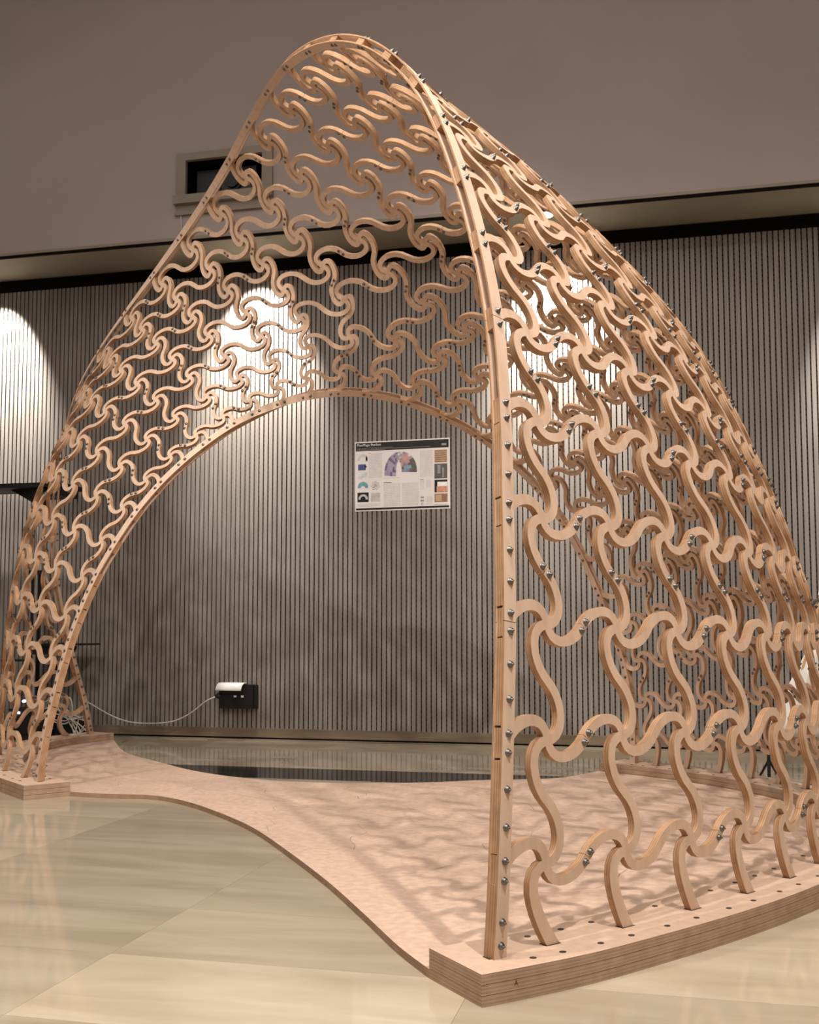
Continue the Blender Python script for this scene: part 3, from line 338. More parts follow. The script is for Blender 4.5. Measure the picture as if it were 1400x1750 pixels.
def hub(mb, p, n, r):
    a = n.orthogonal().normalized(); b_ = n.cross(a); p = LOC(p); m = 10
    top = [p+n*TH+(a*math.cos(k*math.tau/m)+b_*math.sin(k*math.tau/m))*r for k in range(m)]
    bot = [q-n*2*TH for q in top]
    side = [x for k in range(m) for x in (top[k], bot[k])]
    mb.add(top+bot+side, [tuple(range(m)), tuple(range(2*m-1, m-1, -1))]+[(2*m+2*k, 2*m+2*k+1, 2*m+(2*k+3) % (2*m), 2*m+(2*k+2) % (2*m)) for k in range(m)], [0, 0]+[1]*m,
           [[(0, 0.0)]*m, [(0, 0.0)]*m]+[[(k*0.3, 1.0), (k*0.3, 0.0), (k*0.3+0.3, 0.0), (k*0.3+0.3, 1.0)] for k in range(m)])
# bolts
def bolt_mesh(half, name):
    b_ = MB(); n = 8
    def ring(r, z): return [Vector((r*math.cos(k*math.tau/n), r*math.sin(k*math.tau/n), z)) for k in range(n)]
    prof = [(0.0008, -half-0.0054), (0.0040, -half-0.0048), (0.0066, -half-0.0028), (0.0072, -half), (0.003, -half+0.0004), (0.003, half-0.0004),
            (0.0080, half), (0.0080, half+0.001), (0.0066, half+0.0011), (0.0064, half+0.0050), (0.0046, half+0.0068), (0.0022, half+0.0070), (0.0020, half+0.0110)]
    rs = [ring(*q) for q in prof]; vs = [x for R in rs for x in R]; fs = []
    for i in range(len(prof)-1):
        for k in range(n): fs.append((i*n+k, i*n+(k+1) % n, (i+1)*n+(k+1) % n, (i+1)*n+k))
    fs += [tuple(range(n-1, -1, -1)), tuple((len(prof)-1)*n+k for k in range(n))]; b_.add(vs, fs)
    me = b_.mesh(name, [STEEL], True); return me, b_
bolt_me, bolt_mb = bolt_mesh(TH, 'bolt')
rbolt_me, rbolt_mb = bolt_mesh(RH+0.0051, 'rim_bolt')
bolts = []                                   # (distance, parent, location, normal, is_rim)
# ---- rows -> panels
def panel_of(i):
    k = KEYS[i]; u, v = k[1], k[2]
    if k[0] == 'r': return ('r', u//2)
    if u > 9: return ('b', u//2, (v-1)//2)
    if v >= 18: return ('l', (u-1+v//9 % 2)//2, v//2)
    return ('m', u//2, 0 if v <= 3 else v//2)
edges = set()
for Ls in LINES:
    for a, b_ in zip(Ls, Ls[1:]): edges.add((a, b_))
nbr = {}
for a, b_ in edges: nbr.setdefault(a, []).append(b_); nbr.setdefault(b_, []).append(a)
isnode = [k[0] in ('n', 'r') for k in KEYS]
def wide(i):
    q = [(P[i]-P[j]).length for j in nbr[i] if isnode[j]]
    return max(0.70, min(1.0, sum(q)/len(q)/0.215))
panels = {}
for i in range(n_):
    if isnode[i]: panels.setdefault(panel_of(i), []).append(i)
pan_obj = {}
foot_dir = {}
for key, mem in sorted(panels.items(), key=lambda q: str(q[0])):
    mb = MB()
    for i in mem:
        ni = NRM[i]; th = twist(i); ph = phi_of(th)
        wk = wide(i); hub(mb, P[i], ni, 0.0140*wk)
        for j in nbr[i]:
            e = P[j]-P[i]; L = e.length
            rimj = not isnode[j]
            nj = NRM[j]
            ei = (e-ni*e.dot(ni)).normalized()
            d0 = ei*math.cos(math.radians(th))+ei.cross(ni)*math.sin(math.radians(th))
            if not rimj:
                nm = (ni+nj).normalized()
                pm = (P[i]+P[j])/2+nm*(L/8)*(e/L).dot(nj-ni)
                em = (e-nm*e.dot(nm)).normalized(); f = math.radians(ph)
                dm = em*math.cos(f)-em.cross(nm)*math.sin(f)
                same = panel_of(j) == key
                arm_half(mb, P[i], ni, pm, nm, d0, dm, wk, (wk+wide(j))/2, gap=0.0 if same else 0.0005)
                if not same and i < j: bolts.append((pm, nm, dm, key, False))
            else:
                foot = KEYS[j][0] in ('F1', 'F2')
                nm = nj; pm = P[j]
                f = math.radians(36 if foot else 54); em = ((pm-P[i])-nm*(pm-P[i]).dot(nm)).normalized()
                dm = em*math.cos(f)-em.cross(nm)*math.sin(f)
                if foot: pm = P[j]+dm*0.024
                arm_half(mb, P[i], ni, pm, nm, d0, dm, wk, wk*(1.4 if foot else 1.2))
    pan_obj[key] = mb.obj('lattice_panel', [FACE, EDGE], pav, True)

# ---- rims: outer and inner cover boards with spacer blocks between
def catmull(pts, k=6):
    out = []; n = len(pts)
    for i in range(n-1):
        p0 = pts[i-1] if i else pts[i]*2-pts[i+1]; p1, p2 = pts[i], pts[i+1]; p3 = pts[i+2] if i+2 < n else pts[i+1]*2-pts[i]
        for s in range(k):
            t = s/k
            out.append((p1*2+(p2-p0)*t+(p0*2-p1*5+p2*4-p3)*t*t+(p1*3-p0-p2*3+p3)*t**3)*0.5)
    out.append(pts[-1]); return out
RW = 0.0165
def sweep_board(mb, pts, nrm, off, ht, w, uvs=0.02):
    rings = []
    for i, p in enumerate(pts):
        T = (pts[min(i+1, len(pts)-1)]-pts[max(i-1, 0)]).normalized(); N = (nrm[i]-T*nrm[i].dot(T)).normalized(); S = N.cross(T)
        q = LOC(p)+N*off; rings.append([q+N*ht+S*w, q+N*ht-S*w, q-N*ht-S*w, q-N*ht+S*w])
    vs = [x for R in rings for x in R]; fs = []; mi = []; uv = []
    for s in range(len(pts)-1):
        o = s*4
        for k in range(4):
            fs.append((o+k, o+(k+1) % 4, o+4+(k+1) % 4, o+4+k)); mi.append(k % 2); uv.append([(s, 0.0), (s, 1.0), (s+1, 1.0), (s+1, 0.0)])
    o = (len(pts)-1)*4; fs += [(0, 3, 2, 1), (o, o+1, o+2, o+3)]; mi += [1, 1]; uv += [[(0, 0), (0, 1), (1, 1), (1, 0)]]*2
    mb.add(vs, fs, mi, uv)
KS = 8
def rim(seq, joints, filled):
    pts = [P[i] for i in seq]; nr = [NRM[i] for i in seq]
    pts[0] = pts[0]-Vector((0, 0, 0.02)); pts[-1] = pts[-1]-Vector((0, 0, 0.02))
    cp = catmull(pts, KS); cn = [q.normalized() for q in catmull(nr, KS)]
    nseg = len(seq)-1
    cuts = [0]+[int((j)*KS) for j in joints]+[nseg*KS]
    for a, b_ in zip(cuts, cuts[1:]):
        for off, nm in ((RH+0.0026, 'outer_board'), (-RH-0.0026, 'inner_board')):
            m_ = MB(); q = cp[a:b_+1]; q = list(q)
            if a: q[0] = q[0].lerp(q[1], 0.05)
            sweep_board(m_, q, cn[a:b_+1], off, 0.0024, RW); m_.obj(nm, [RIMF, EDGE], pav)
    for r in range(1, nseg):
        c = r*KS; p = cp[c]; T = (cp[c+1]-cp[c-1]).normalized(); N = cn[c]; N = (N-T*N.dot(T)).normalized(); S = N.cross(T)
        m_ = MB(); hl = 0.030
        q = [p+T*(hl*(s/4-0.5)*2) for s in range(5)]
        sweep_board(m_, q, [N]*5, 0, RH, RW*0.86); blk = m_.obj('spacer_block', [RIMF, EDGE], pav)
        for sg in (-1, 1): bolts.append((p+T*sg*0.019, N, None, blk, True))
        if r in filled:
            m_ = MB(); nxt = cp[c:c+KS+1]
            Lr = (nxt[-1]-nxt[0]).length; t0 = 0.034/Lr; t1 = 1-t0 if r+1 < nseg else 1.0
            kk = [(t0+(t1-t0)*s/6)*KS for s in range(7)]
            q = [nxt[min(KS-1, int(k))].lerp(nxt[min(KS-1, int(k))+1], k-min(KS-1, int(k))) for k in kk]
            sweep_board(m_, q, [cn[c]]*7, 0, RH*0.98, RW*0.95); fb = m_.obj('filler_block', [RIMF, EDGE], pav)
            for tt in (0.3, 0.7):
                k = (t0+(t1-t0)*tt)*KS; k0 = min(KS-1, int(k)); bolts.append((nxt[k0].lerp(nxt[k0+1], k-k0), cn[c], None, fb, True))
    m_ = MB(); e0 = cp[0:int(KS*0.8)]
    for rng in ((0, KS), (nseg*KS-KS, nseg*KS)):
        seg_ = cp[rng[0]:rng[1]+1]; seg_n = cn[rng[0]:rng[1]+1]
        m_ = MB(); sweep_board(m_, seg_[:-1] if rng[0] == 0 else seg_[1:], seg_n[:-1] if rng[0] == 0 else seg_n[1:], 0, RH*0.98, RW*0.95)
        fb = m_.obj('filler_block', [RIMF, EDGE], pav)
        for tt in (0.35, 0.62) if rng[0] == 0 else (0.38, 0.65): bolts.append((seg_[int(tt*KS)], seg_n[int(tt*KS)], None, fb, True))
rim(RIM1, [3.03, 6.0, 9.0, 12.0, 15.0, 18.0, 21.0, 24.0, 27.0, 30.0], {1, 2, 3, 4, 29, 30, 31, 32})
rim(RIM2, [4.0, 8.0, 9.0+1, 10.0+1, 13.0, 15.0, 18.0, 21.0, 24.0], {1, 2, 3, 4, 24, 25, 26, 27})

# ---- plinths
def offset_curve(cp, d):
    out = []
    for i, p in enumerate(cp):
        T = (cp[min(i+1, len(cp)-1)]-cp[max(i-1, 0)]); T = Vector((T.x, T.y)).normalized(); out.append((p.x+T.y*d, p.y-T.x*d))
    return out
foot_curves = {}
for nm, seq in (('right', FOOT1), ('left', FOOT2)):
    pts = [Vector((P0[i].x, P0[i].y, 0)) for i in seq]
    # light smoothing, then lengthen both ends
    for _ in range(2): pts = [pts[0]]+[(pts[i-1]+pts[i]*2+pts[i+1])/4 for i in range(1, len(pts)-1)]+[pts[-1]]
    T0 = (pts[0]-pts[1]).normalized(); T1 = (pts[-1]-pts[-2]).normalized()
    if nm == 'right': pts[0] = Vector((-0.35, 2.20, 0)); T0 = Vector((-0.73, -0.68, 0))
    pts = [pts[0]+T0*0.098]+pts+[pts[-1]+T1*(0.13 if nm == 'right' else 0.10)]
    cp = catmull(pts, 3)
    area_ = sum(cp[i].x*cp[i+1].y-cp[i+1].x*cp[i].y for i in range(len(cp)-1))
    o1, o2 = offset_curve(cp, 0.098), offset_curve(cp, -0.098)
    foot_curves[nm] = (o1, o2, cp)
    for L_ in range(3):
        m_ = MB(); z0, z1 = 0.0203*L_+0.0004, 0.0203*(L_+1)-0.0009
        k = len(cp); vs = []; fs = []; mi = []
        for (a, b_) in zip(o1, o2): vs += [(a[0]-BASE.x, a[1]-BASE.y, z0), (b_[0]-BASE.x, b_[1]-BASE.y, z0), (b_[0]-BASE.x, b_[1]-BASE.y, z1), (a[0]-BASE.x, a[1]-BASE.y, z1)]
        for s in range(k-1):
            o = 4*s
            for q, mm in ((0, 0), (1, 1), (2, 0), (3, 1)): fs.append((o+q, o+(q+1) % 4, o+4+(q+1) % 4, o+4+q)); mi.append(mm)
        o = 4*(k-1); fs += [(0, 3, 2, 1), (o, o+1, o+2, o+3)]; mi += [1, 1]
        m_.add(vs, fs, mi); m_.obj('plinth_layer', [PLTOP, PLEDGE], pav)
    # recessed bolts along both sides of the legs
    hb = MB(); n = 10
    hb.add([(0.0075*math.cos(k*math.tau/n), 0.0065*math.sin(k*math.tau/n), 0) for k in range(n)]+[(0.0075*math.cos(k*math.tau/n), 0.0065*math.sin(k*math.tau/n), 0.0009) for k in range(n)],
           [tuple(range(n, 2*n))]+[(k, (k+1) % n, n+(k+1) % n, n+k) for k in range(n)], 0)
    hm = hb.mesh('recessed_bolt', [DARKHOLE])
    lb = MB(); lb.box((0, 0, 0.0004), (0.041, 0.0225, 0.0008)); lm = lb.mesh('leg_slot', [DARKHOLE])
    for s in range(1, len(pts)-1):
        T = (pts[s+1]-pts[s-1]).normalized(); q = Vector((P0[seq[s-1]].x, P0[seq[s-1]].y, 0))
        link('leg_slot', lm, pav, Matrix.Translation((q.x-BASE.x, q.y-BASE.y, 0.0601)) @ Matrix.Rotation(math.atan2(T.y, T.x), 4, 'Z'))
    for s in range(2, len(pts)*1-1):
        a, b_ = pts[s-1], pts[s]
        T = (b_-a).normalized(); S = Vector((T.y, -T.x, 0))
        for sg, al in ((1, 0.27), (1, 0.73), (-1, 0.32), (-1, 0.78)):
            q = a.lerp(b_, al)+S*sg*0.062; link('recessed_bolt', hm, pav, Matrix.Translation((q.x-BASE.x, q.y-BASE.y, 0.0602)) @ Matrix.Rotation(math.atan2(T.y, T.x), 4, 'Z'))

# ---- bolts: the 300 nearest singly, the rest joined
B_ = []
for pm, nm, dm, key, isr in bolts:
    if isr: B_.append(((pm-cam_p).length, pm, nm, key, True))
    else:
        for sg in (-1, 1): B_.append((((pm-cam_p).length), pm+dm*sg*0.0125, nm, pan_obj[key], False))
B_.sort(key=lambda q: q[0])
rest = MB()
for n, (dist, p, nm, par, isr) in enumerate(B_):
    M = Matrix.Translation(LOC(p)) @ nm.to_track_quat('Z', 'Y').to_matrix().to_4x4()
    if n < 290: link('bolt', rbolt_me if isr else bolt_me, par, M)
    else:
        src = rbolt_mb if isr else bolt_mb
        rest.add([M @ Vector(v) for v in src.v], src.f)
tag(rest.obj('bolt_heads', [STEEL], pav, True), kind='stuff')
# pencil marks on the front post and the near plinth end
def text_obj(body, size, name, mt, parent, M, ext=0.0002, bold=0.0):
    c = bpy.data.curves.new(name, 'FONT'); c.body = body; c.size = size; c.extrude = ext; c.offset = bold; c.align_x = 'LEFT'; c.align_y = 'BOTTOM'
    o = bpy.data.objects.new(name, c); COL.objects.link(o)
    me = bpy.data.meshes.new_from_object(o); bpy.data.objects.remove(o); bpy.data.curves.remove(c)
    me.materials.append(mt); return link(name, me, parent, M)
PENCIL = plain('pencil_grey', (0.10, 0.075, 0.06), 0.7)
i2, i3 = RIM1[2], RIM1[3]
pm = P[i2].lerp(P[i3], 0.845); nm = NRM[i2].lerp(NRM[i3], 0.845).normalized(); upv = (P[i3]-P[i2]).normalized(); xv = upv.cross(nm)
M = Matrix.Translation(LOC(pm)+nm*(RH+0.0053)-xv*0.009-upv*0.008) @ Matrix((xv, upv, nm)).transposed().to_4x4()
text_obj('X', 0.028, 'pencil_mark', PENCIL, pav, M)
o1, o2, cp = foot_curves['right']
def closest_side(o1, o2):
    return o1 if Vector(o1[2]).length < Vector(o2[2]).length else o2
oc = closest_side(o1, o2); q = Vector(oc[2]).lerp(Vector(oc[3]), 0.3); T = (Vector(oc[3])-Vector(oc[2])).normalized(); nm = Vector((T.y, -T.x, 0)); xv = Vector((T.x, T.y, 0))
if nm.dot(Vector((q.x, q.y, 0))) > 0: nm = -nm
M = Matrix.Translation(Vector((q.x, q.y, 0.026))-BASE+nm*0.0008) @ Matrix((xv, Vector((0, 0, 1)), nm)).transposed().to_4x4()
text_obj('A', 0.014, 'pencil_mark', PENCIL, pav, M)

# ------------------------------------------------------------------ wooden deck between the plinths
deck = thing('wooden_deck', 'low hourglass-shaped plywood floor platform lying under the lattice arch', 'platform', (-1.4, 3.9, 0))
def inner(nm):
    o1, o2, cp = foot_curves[nm]; c = Vector((-1.4, 3.9))
    m_ = len(o1)//2
    return o1 if (Vector(o1[m_])-c).length < (Vector(o2[m_])-c).length else o2
cR = [Vector(q) for q in inner('right')]           # A -> B
cL = [Vector(q) for q in inner('left')][::-1]      # C -> D
def res(pts, n):
    pts = [Vector(p) for p in pts]; d = [0]
    for a, b_ in zip(pts, pts[1:]): d.append(d[-1]+(b_-a).length)
    out = []
    for k in range(n+1):
        t = d[-1]*k/n; i = 0
        while i < len(d)-2 and d[i+1] < t: i += 1
        out.append(pts[i].lerp(pts[i+1], (t-d[i])/max(1e-9, d[i+1]-d[i])))
    return out
def sm2(pts, n):
    p3 = [Vector((x, y, 0)) for x, y in pts]; return res([(q.x, q.y) for q in catmull(p3, 6)], n)
FR = [tuple(cL[0]), (-2.32, 4.206), (-2.10, 4.215), (-1.856, 4.061), (-1.561, 3.77), (-1.349, 3.513), (-0.975, 2.974), (-0.754, 2.623), (-0.589, 2.35), tuple(cR[0])]
BK = [tuple(cL[-1]), (-2.999, 5.657), (-2.621, 5.294), (-2.243, 4.969), (-1.866, 4.779), (-1.516, 4.744), (-1.157, 4.829), (-0.84, 5.005), (-0.533, 5.14), tuple(cR[-1])]
NS, NT = 36, 42
fr, bk_ = sm2(FR, NT), sm2(BK, NT)
lf, rt = res(cL, NS), res(cR, NS)
def coons(s, t):
    def at(c, k): k = max(0, min(len(c)-1, k)); i = min(len(c)-2, int(k)); return c[i].lerp(c[i+1], k-i)
    a, b_, l, r = at(fr, t*NT), at(bk_, t*NT), at(lf, s*NS), at(rt, s*NS)
    return a*(1-s)+b_*s+l*(1-t)+r*t-(fr[0]*(1-s)*(1-t)+fr[-1]*(1-s)*t+bk_[0]*s*(1-t)+bk_[-1]*s*t)
def wav(c, s):
    return c+(0.018*math.sin(s*17+c*40)+0.012*math.sin(s*41+c*13)) if 0 < c < 1 else c
cutsT = [0, 0.17, 0.32, 0.46, 0.60, 0.74, 0.87, 1.0]
for ci, (a, b_) in enumerate(zip(cutsT, cutsT[1:])):
    halves = [(0.0, 0.5), (0.5, 1.0)]
    for s0, s1 in halves:
        m_ = MB(); ns, ntt = 16, 8; g = 0.0009
        top = []
        for i in range(ns+1):
            s = s0+(s1-s0)*i/ns
            row_ = []
            for j in range(ntt+1):
                ta, tb = wav(a, s), wav(b_, s); t = ta+(tb-ta)*j/ntt
                ss = s
                if 0.01 < s0 and i == 0 or s1 < 0.99 and i == ns: ss = s+0.012*math.sin(t*70)
                row_.append(coons(ss, t))
            top.append(row_)
        # shrink by the gap
        cen = sum((q for r in top for q in r), Vector((0, 0)))/((ns+1)*(ntt+1))
        vs = []
        for r in top:
            for q in r:
                dv = (cen-q); q2 = q+dv.normalized()*g if dv.length > 0 else q; vs.append((q2.x+1.4, q2.y-3.9, 0.018))
        w = ntt+1; N0 = len(vs); vs += [(x, y, 0.0006) for x, y, z in vs]
        fs = []; mi = []
        for i in range(ns):
            for j in range(ntt): fs.append((i*w+j, i*w+j+1, (i+1)*w+j+1, (i+1)*w+j)); mi.append(0)
        ring = [j for j in range(ntt)]+[i*w+ntt for i in range(ns)]+[ns*w+j for j in range(ntt, 0, -1)]+[i*w for i in range(ns, 0, -1)]
        for q in range(len(ring)): x, y = ring[q], ring[(q+1) % len(ring)]; fs.append((x, N0+x, N0+y, y)); mi.append(1)
        m_.add(vs, fs, mi); o = m_.obj('deck_board', [DECKM, DECKE], deck)
        bm = bmesh.new(); bm.from_mesh(o.data); bmesh.ops.recalc_face_normals(bm, faces=bm.faces); bm.to_mesh(o.data); bm.free()

# ------------------------------------------------------------------ poster on the slat wall
poster = thing('poster', 'white landscape poster headed with black bar and coloured arch picture on slat wall', 'poster', (-1.9725, WY-0.003, 1.919))
poster.rotation_euler = (0, math.radians(-0.45), 0)
PW, PH = 0.627, 0.453
def pflat(name, c, rough=0.35): return noise_mat(name, tuple(x*0.85 for x in c), tuple(min(1, x*1.1) for x in c), ns=30, rough=rough, coord='Object')
INK = {k: pflat('print_'+k, tuple(x*0.8+sum(c)/3*0.2 for x in c)) for k, c in dict(black=(0.012, 0.011, 0.011), grey=(0.30, 0.28, 0.28), lgrey=(0.48, 0.45, 0.45), blue=(0.05, 0.08, 0.25), teal=(0.12, 0.36, 0.40), lilac=(0.33, 0.27, 0.42), purple=(0.16, 0.11, 0.20), pink=(0.50, 0.26, 0.28), green=(0.30, 0.40, 0.25), orange=(0.62, 0.26, 0.13), brown=(0.30, 0.15, 0.07), tan=(0.50, 0.32, 0.16), dgrey=(0.11, 0.10, 0.09), white=(0.8, 0.78, 0.77), pale=(0.55, 0.60, 0.58), violet=(0.28, 0.17, 0.30)).items()}
sheet = MB(); sheet.box((PW/2, 0.0012, -PH/2), (PW, 0.0024, PH)); sheet.obj('sheet', [noise_mat('glossy_poster_paper', (0.70, 0.665, 0.66), (0.74, 0.70, 0.69), ns=3, rough=0.18, spec=0.5)], poster)
def rect(mb, u0, v0, u1, v1, z=0.0004, mi=0):
    mb.box(((u0+u1)/2*PW, -z/2, -(v0+v1)/2*PH), ((u1-u0)*PW, z, (v1-v0)*PH), mi)
def part(name, rects, ink, z=0.0004):
    m_ = MB()
    for r in rects: rect(m_, *r, z=z)
    return m_.obj(name, [INK[ink]], poster)
part('header_bar', [(.010, .018, .988, .135)], 'black'); part('footer_bar', [(.010, .955, .988, .982)], 'black')
Mt = Matrix.Translation((.025*PW, -0.0006, -.075*PH)) @ Matrix.Rotation(math.pi/2, 4, 'X')
text_obj('FlexMaps Pavilion', 0.0225, 'title_text', INK['white'], poster, Mt, 0.0001)
part('author_lines', [(.022, .092, .40, .096), (.022, .108, .80, .112), (.022, .121, .33, .125)], 'grey', 0.0007)
def lines(u0, v0, u1, v1, n, seed):
    r = random.Random(seed); out = []
    for k in range(n):
        v = v0+(v1-v0)*k/n; x = u0
        while x < u1-0.006:
            w = min(r.uniform(.006, .022), u1-x); out.append((x, v, x+w, v+(v1-v0)/n*0.42)); x += w+.0035
    return out
for nm, a in (('text_block', (.150, .175, .290, .53, 34, 1)), ('text_block', (.305, .615, .482, .945, 30, 2)), ('text_block', (.500, .615, .675, .945, 30, 3)), ('text_block', (.690, .165, .822, .545, 34, 4)), ('text_block', (.690, .59, .735, .73, 9, 5)), ('text_block', (.752, .59, .800, .70, 7, 6)), ('text_block', (.755, .82, .815, .94, 8, 7)), ('text_block', (.835, .935, .975, .95, 2, 8)), ('text_block', (.025, .895, .275, .935, 4, 9)), ('text_block', (.305, .535, .48, .545, 1, 10))):
    part(nm, lines(*a), 'lgrey' if a[4] > 2 else 'grey')
part('section_heading', [(.305, .595, .39, .604), (.69, .575, .725, .582)], 'dgrey')
def arch_poly(cx, cy, w, h, inner_w, inner_h, n=20, sk=0.0):
    o = [(cx-w/2*math.cos(t), cy-h*math.sin(t)**0.8) for t in [math.pi*k/n for k in range(n+1)]]
    i = [(cx+sk+inner_w/2*math.cos(t), cy-inner_h*math.sin(t)**0.8) for t in [math.pi*k/n for k in range(n+1)]]
    return o+i
def poly(name, pts, ink, z=0.0005):
    m_ = MB(); n = len(pts); h = n//2
    vs = [(u*PW, -z, -v*PH) for u, v in pts]
    fs = [(k, k+1, n-2-k, n-1-k) for k in range(h-1)]
    m_.add(vs, fs); return m_.obj(name, [INK[ink]], poster)
# central arch picture: coloured patchwork
m_ = MB(); rng = random.Random(3); inks = ['lilac', 'pale', 'purple', 'pink', 'green', 'orange', 'violet', 'dgrey', 'teal']
NA, NR = 18, 6
for a in range(NA):
    for r in range(NR):
        def pt(aa, rr):
            t = math.pi*aa/NA; f = rr/NR
            ox, oy = .485-.172*math.cos(t), .50-.335*math.sin(t)**0.85+(.0 if t < 1.6 else -.03*(1-math.sin(t)))
            ix, iy = .466-.030*math.cos(t), .52-.21*math.sin(t)**0.8-(.0 if t < 1.6 else .06*(1-math.sin(t)))
            return ((ox+(ix-ox)*f)*PW, -0.0005, -(oy+(iy-oy)*f)*PH)
        q = a/NA
        c = rng.choice(['lilac', 'lilac', 'lilac', 'purple'] if q < .4 else ['pale', 'pink', 'green', 'lilac'] if q < .52 else ['pink', 'green', 'orange', 'violet', 'pink', 'pale'] if q < .8 else ['dgrey', 'purple', 'violet', 'teal'])
        if q > .75 and r < 2: c = 'dgrey'
        m_.add([pt(a, r), pt(a+1, r), pt(a+1, r+1), pt(a, r+1)], [(0, 1, 2, 3)], inks.index(c))
m_.obj('arch_picture', [INK[k] for k in inks], poster)
poly('thumbnail', arch_poly(.082, .275, .105, .10, .06, .055, sk=.0), 'pale'); poly('thumbnail', arch_poly(.125, .285, .022, .08, .008, .02), 'lilac')
part('thumbnail', [(.034, .325, .115, .41), (.105, .345, .125, .375)], 'blue'); part('thumbnail', [(.075, .44, .13, .515), (.035, .485, .075, .54)], 'pale')
poly('thumbnail', arch_poly(.085, .665, .112, .09, .04, .03), 'teal'); part('thumbnail', [(.026, .73, .145, .868)], 'black'); poly('thumbnail_arch', arch_poly(.086, .83, .10, .075, .055, .045), 'lgrey', 0.0009)
sp_ = MB()
for k in range(7):
    a0 = k*math.tau/7; pts = []
    for s in range(9): t = s/8; r = .004+.044*t; a = a0+t*2.3; pts.append(((.217+r*math.cos(a))*PW, -0.0008, -(.635+r*math.sin(a)*1.4)*PH))
    sp_.tube(pts, 0.0012, 4)
sp_.obj('spiral_thumbnail', [INK['grey']], poster); part('thumbnail', [(.17, .74, .267, .865)], 'lgrey')
part('photo', [(.84, .165, .97, .345)], 'tan'); part('photo_detail', [(.845, .175+.03*k, .968, .19+.03*k) for k in range(6)], 'brown', 0.0007)
part('photo', [(.838, .362, .972, .572)], 'dgrey'); part('photo_detail', [(.87, .38, .90, .50), (.92, .42, .935, .56)], 'grey', 0.0007)
part('photo', [(.838, .59, .972, .768)], 'black'); part('photo_detail', [(.868, .62, .970, .70)], 'white', 0.0007); part('photo_detail', [(.86, .68, .970, .764)], 'orange', 0.0009)
part('photo', [(.838, .785, .972, .905)], 'brown'); part('photo_detail', [(.85, .80, .91, .89)], 'tan', 0.0007)
for k, (u, v) in enumerate(((.71, .83), (.71, .875), (.712, .925))): part('logo', [(u-.018, v-.012, u+.018, v+.012)] if k < 2 else [(u-.014, v-.016, u+.012, v-.009), (u-.014, v-.016, u-.006, v+.016), (u-.014, v+.009, u+.012, v+.016)], 'grey')
part('logo', [(.915, .075, .965, .105)], 'grey', 0.0007)

# ------------------------------------------------------------------ socket box with white plug cover, cable
sock = thing('socket_box', 'black wall socket box under a white curved sheet low on slat wall', 'socket', (-2.76, WY-0.001, 0.19))
m_ = MB(); m_.box((0, -0.02, 0.083), (0.235, 0.04, 0.155)); m_.obj('box_body', [BLACK], sock)
m_ = MB(); m_.box((0.115, -0.012, 0.083), (0.05, 0.03, 0.15)); m_.obj('side_cover', [BLACK], sock)
for dx in (-0.005, 0.045):
    m_ = MB(); m_.box((dx, -0.042, 0.085), (0.018, 0.006, 0.013)); m_.obj('rocker_switch', [PAPER], sock)
m_ = MB(); vs = []; nseg = 8
for k in range(nseg+1):
    t = k/nseg; a = t*math.pi/2*0.95
    y, z = -0.042-0.045*math.sin(a), 0.172-0.052*(1-math.cos(a))
    x0_, x1_ = -0.115-0.012*t, 0.062-0.01*t
    vs += [(x0_, y, z), (x1_, y, z), (x1_, y+0.0012, z-0.0016), (x0_, y+0.0012, z-0.0016)]
fs = [(0, 3, 2, 1), (4*nseg, 4*nseg+1, 4*nseg+2, 4*nseg+3)]
for k in range(nseg):
    for q in range(4): fs.append((4*k+q, 4*k+(q+1) % 4, 4*k+4+(q+1) % 4, 4*k+4+q))
vs_flap = [(-0.112, -0.002, 0.172), (0.064, -0.002, 0.172), (0.062, -0.044, 0.1715), (-0.115, -0.044, 0.1715), (-0.112, -0.002, 0.1705), (0.064, -0.002, 0.1705), (0.062, -0.044, 0.170), (-0.115, -0.044, 0.170)]
m_.add(vs, fs); m_.add(vs_flap, [(0, 1, 2, 3), (7, 6, 5, 4), (0, 4, 5, 1), (1, 5, 6, 2), (2, 6, 7, 3), (3, 7, 4, 0)])
m_.obj('white_cover_sheet', [PAPER], sock, True)
plug = thing('power_plug', 'round black plug at left end of grey cable beside the socket box', 'plug', (-2.885, WY-0.04, 0.276))
m_ = MB(); m_.tube([(0.02, 0.035, 0.004), (0.012, 0.01, 0.003), (0.0, -0.004, 0.0), (-0.016, -0.008, -0.006)], [0.016, 0.021, 0.019, 0.008], 10); m_.obj('plug_body', [BLACK], plug, True)
cb = MB()
cpts = [(-3.86, WY-0.03, 0.235), (-3.782, WY-0.05, 0.203), (-3.631, WY-0.07, 0.137), (-3.503, WY-0.08, 0.101), (-3.355, WY-0.08, 0.092), (-3.189, WY-0.075, 0.107), (-3.066, WY-0.07, 0.162), (-2.965, WY-0.06, 0.239), (-2.898, WY-0.05, 0.271)]
cb.tube(catmull([Vector(q) for q in cpts], 5), 0.0046, 6); tag(cb.obj('power_cable', [CABLE], None, True), 'grey power cable sagging along slat wall to the black socket box', 'cable')

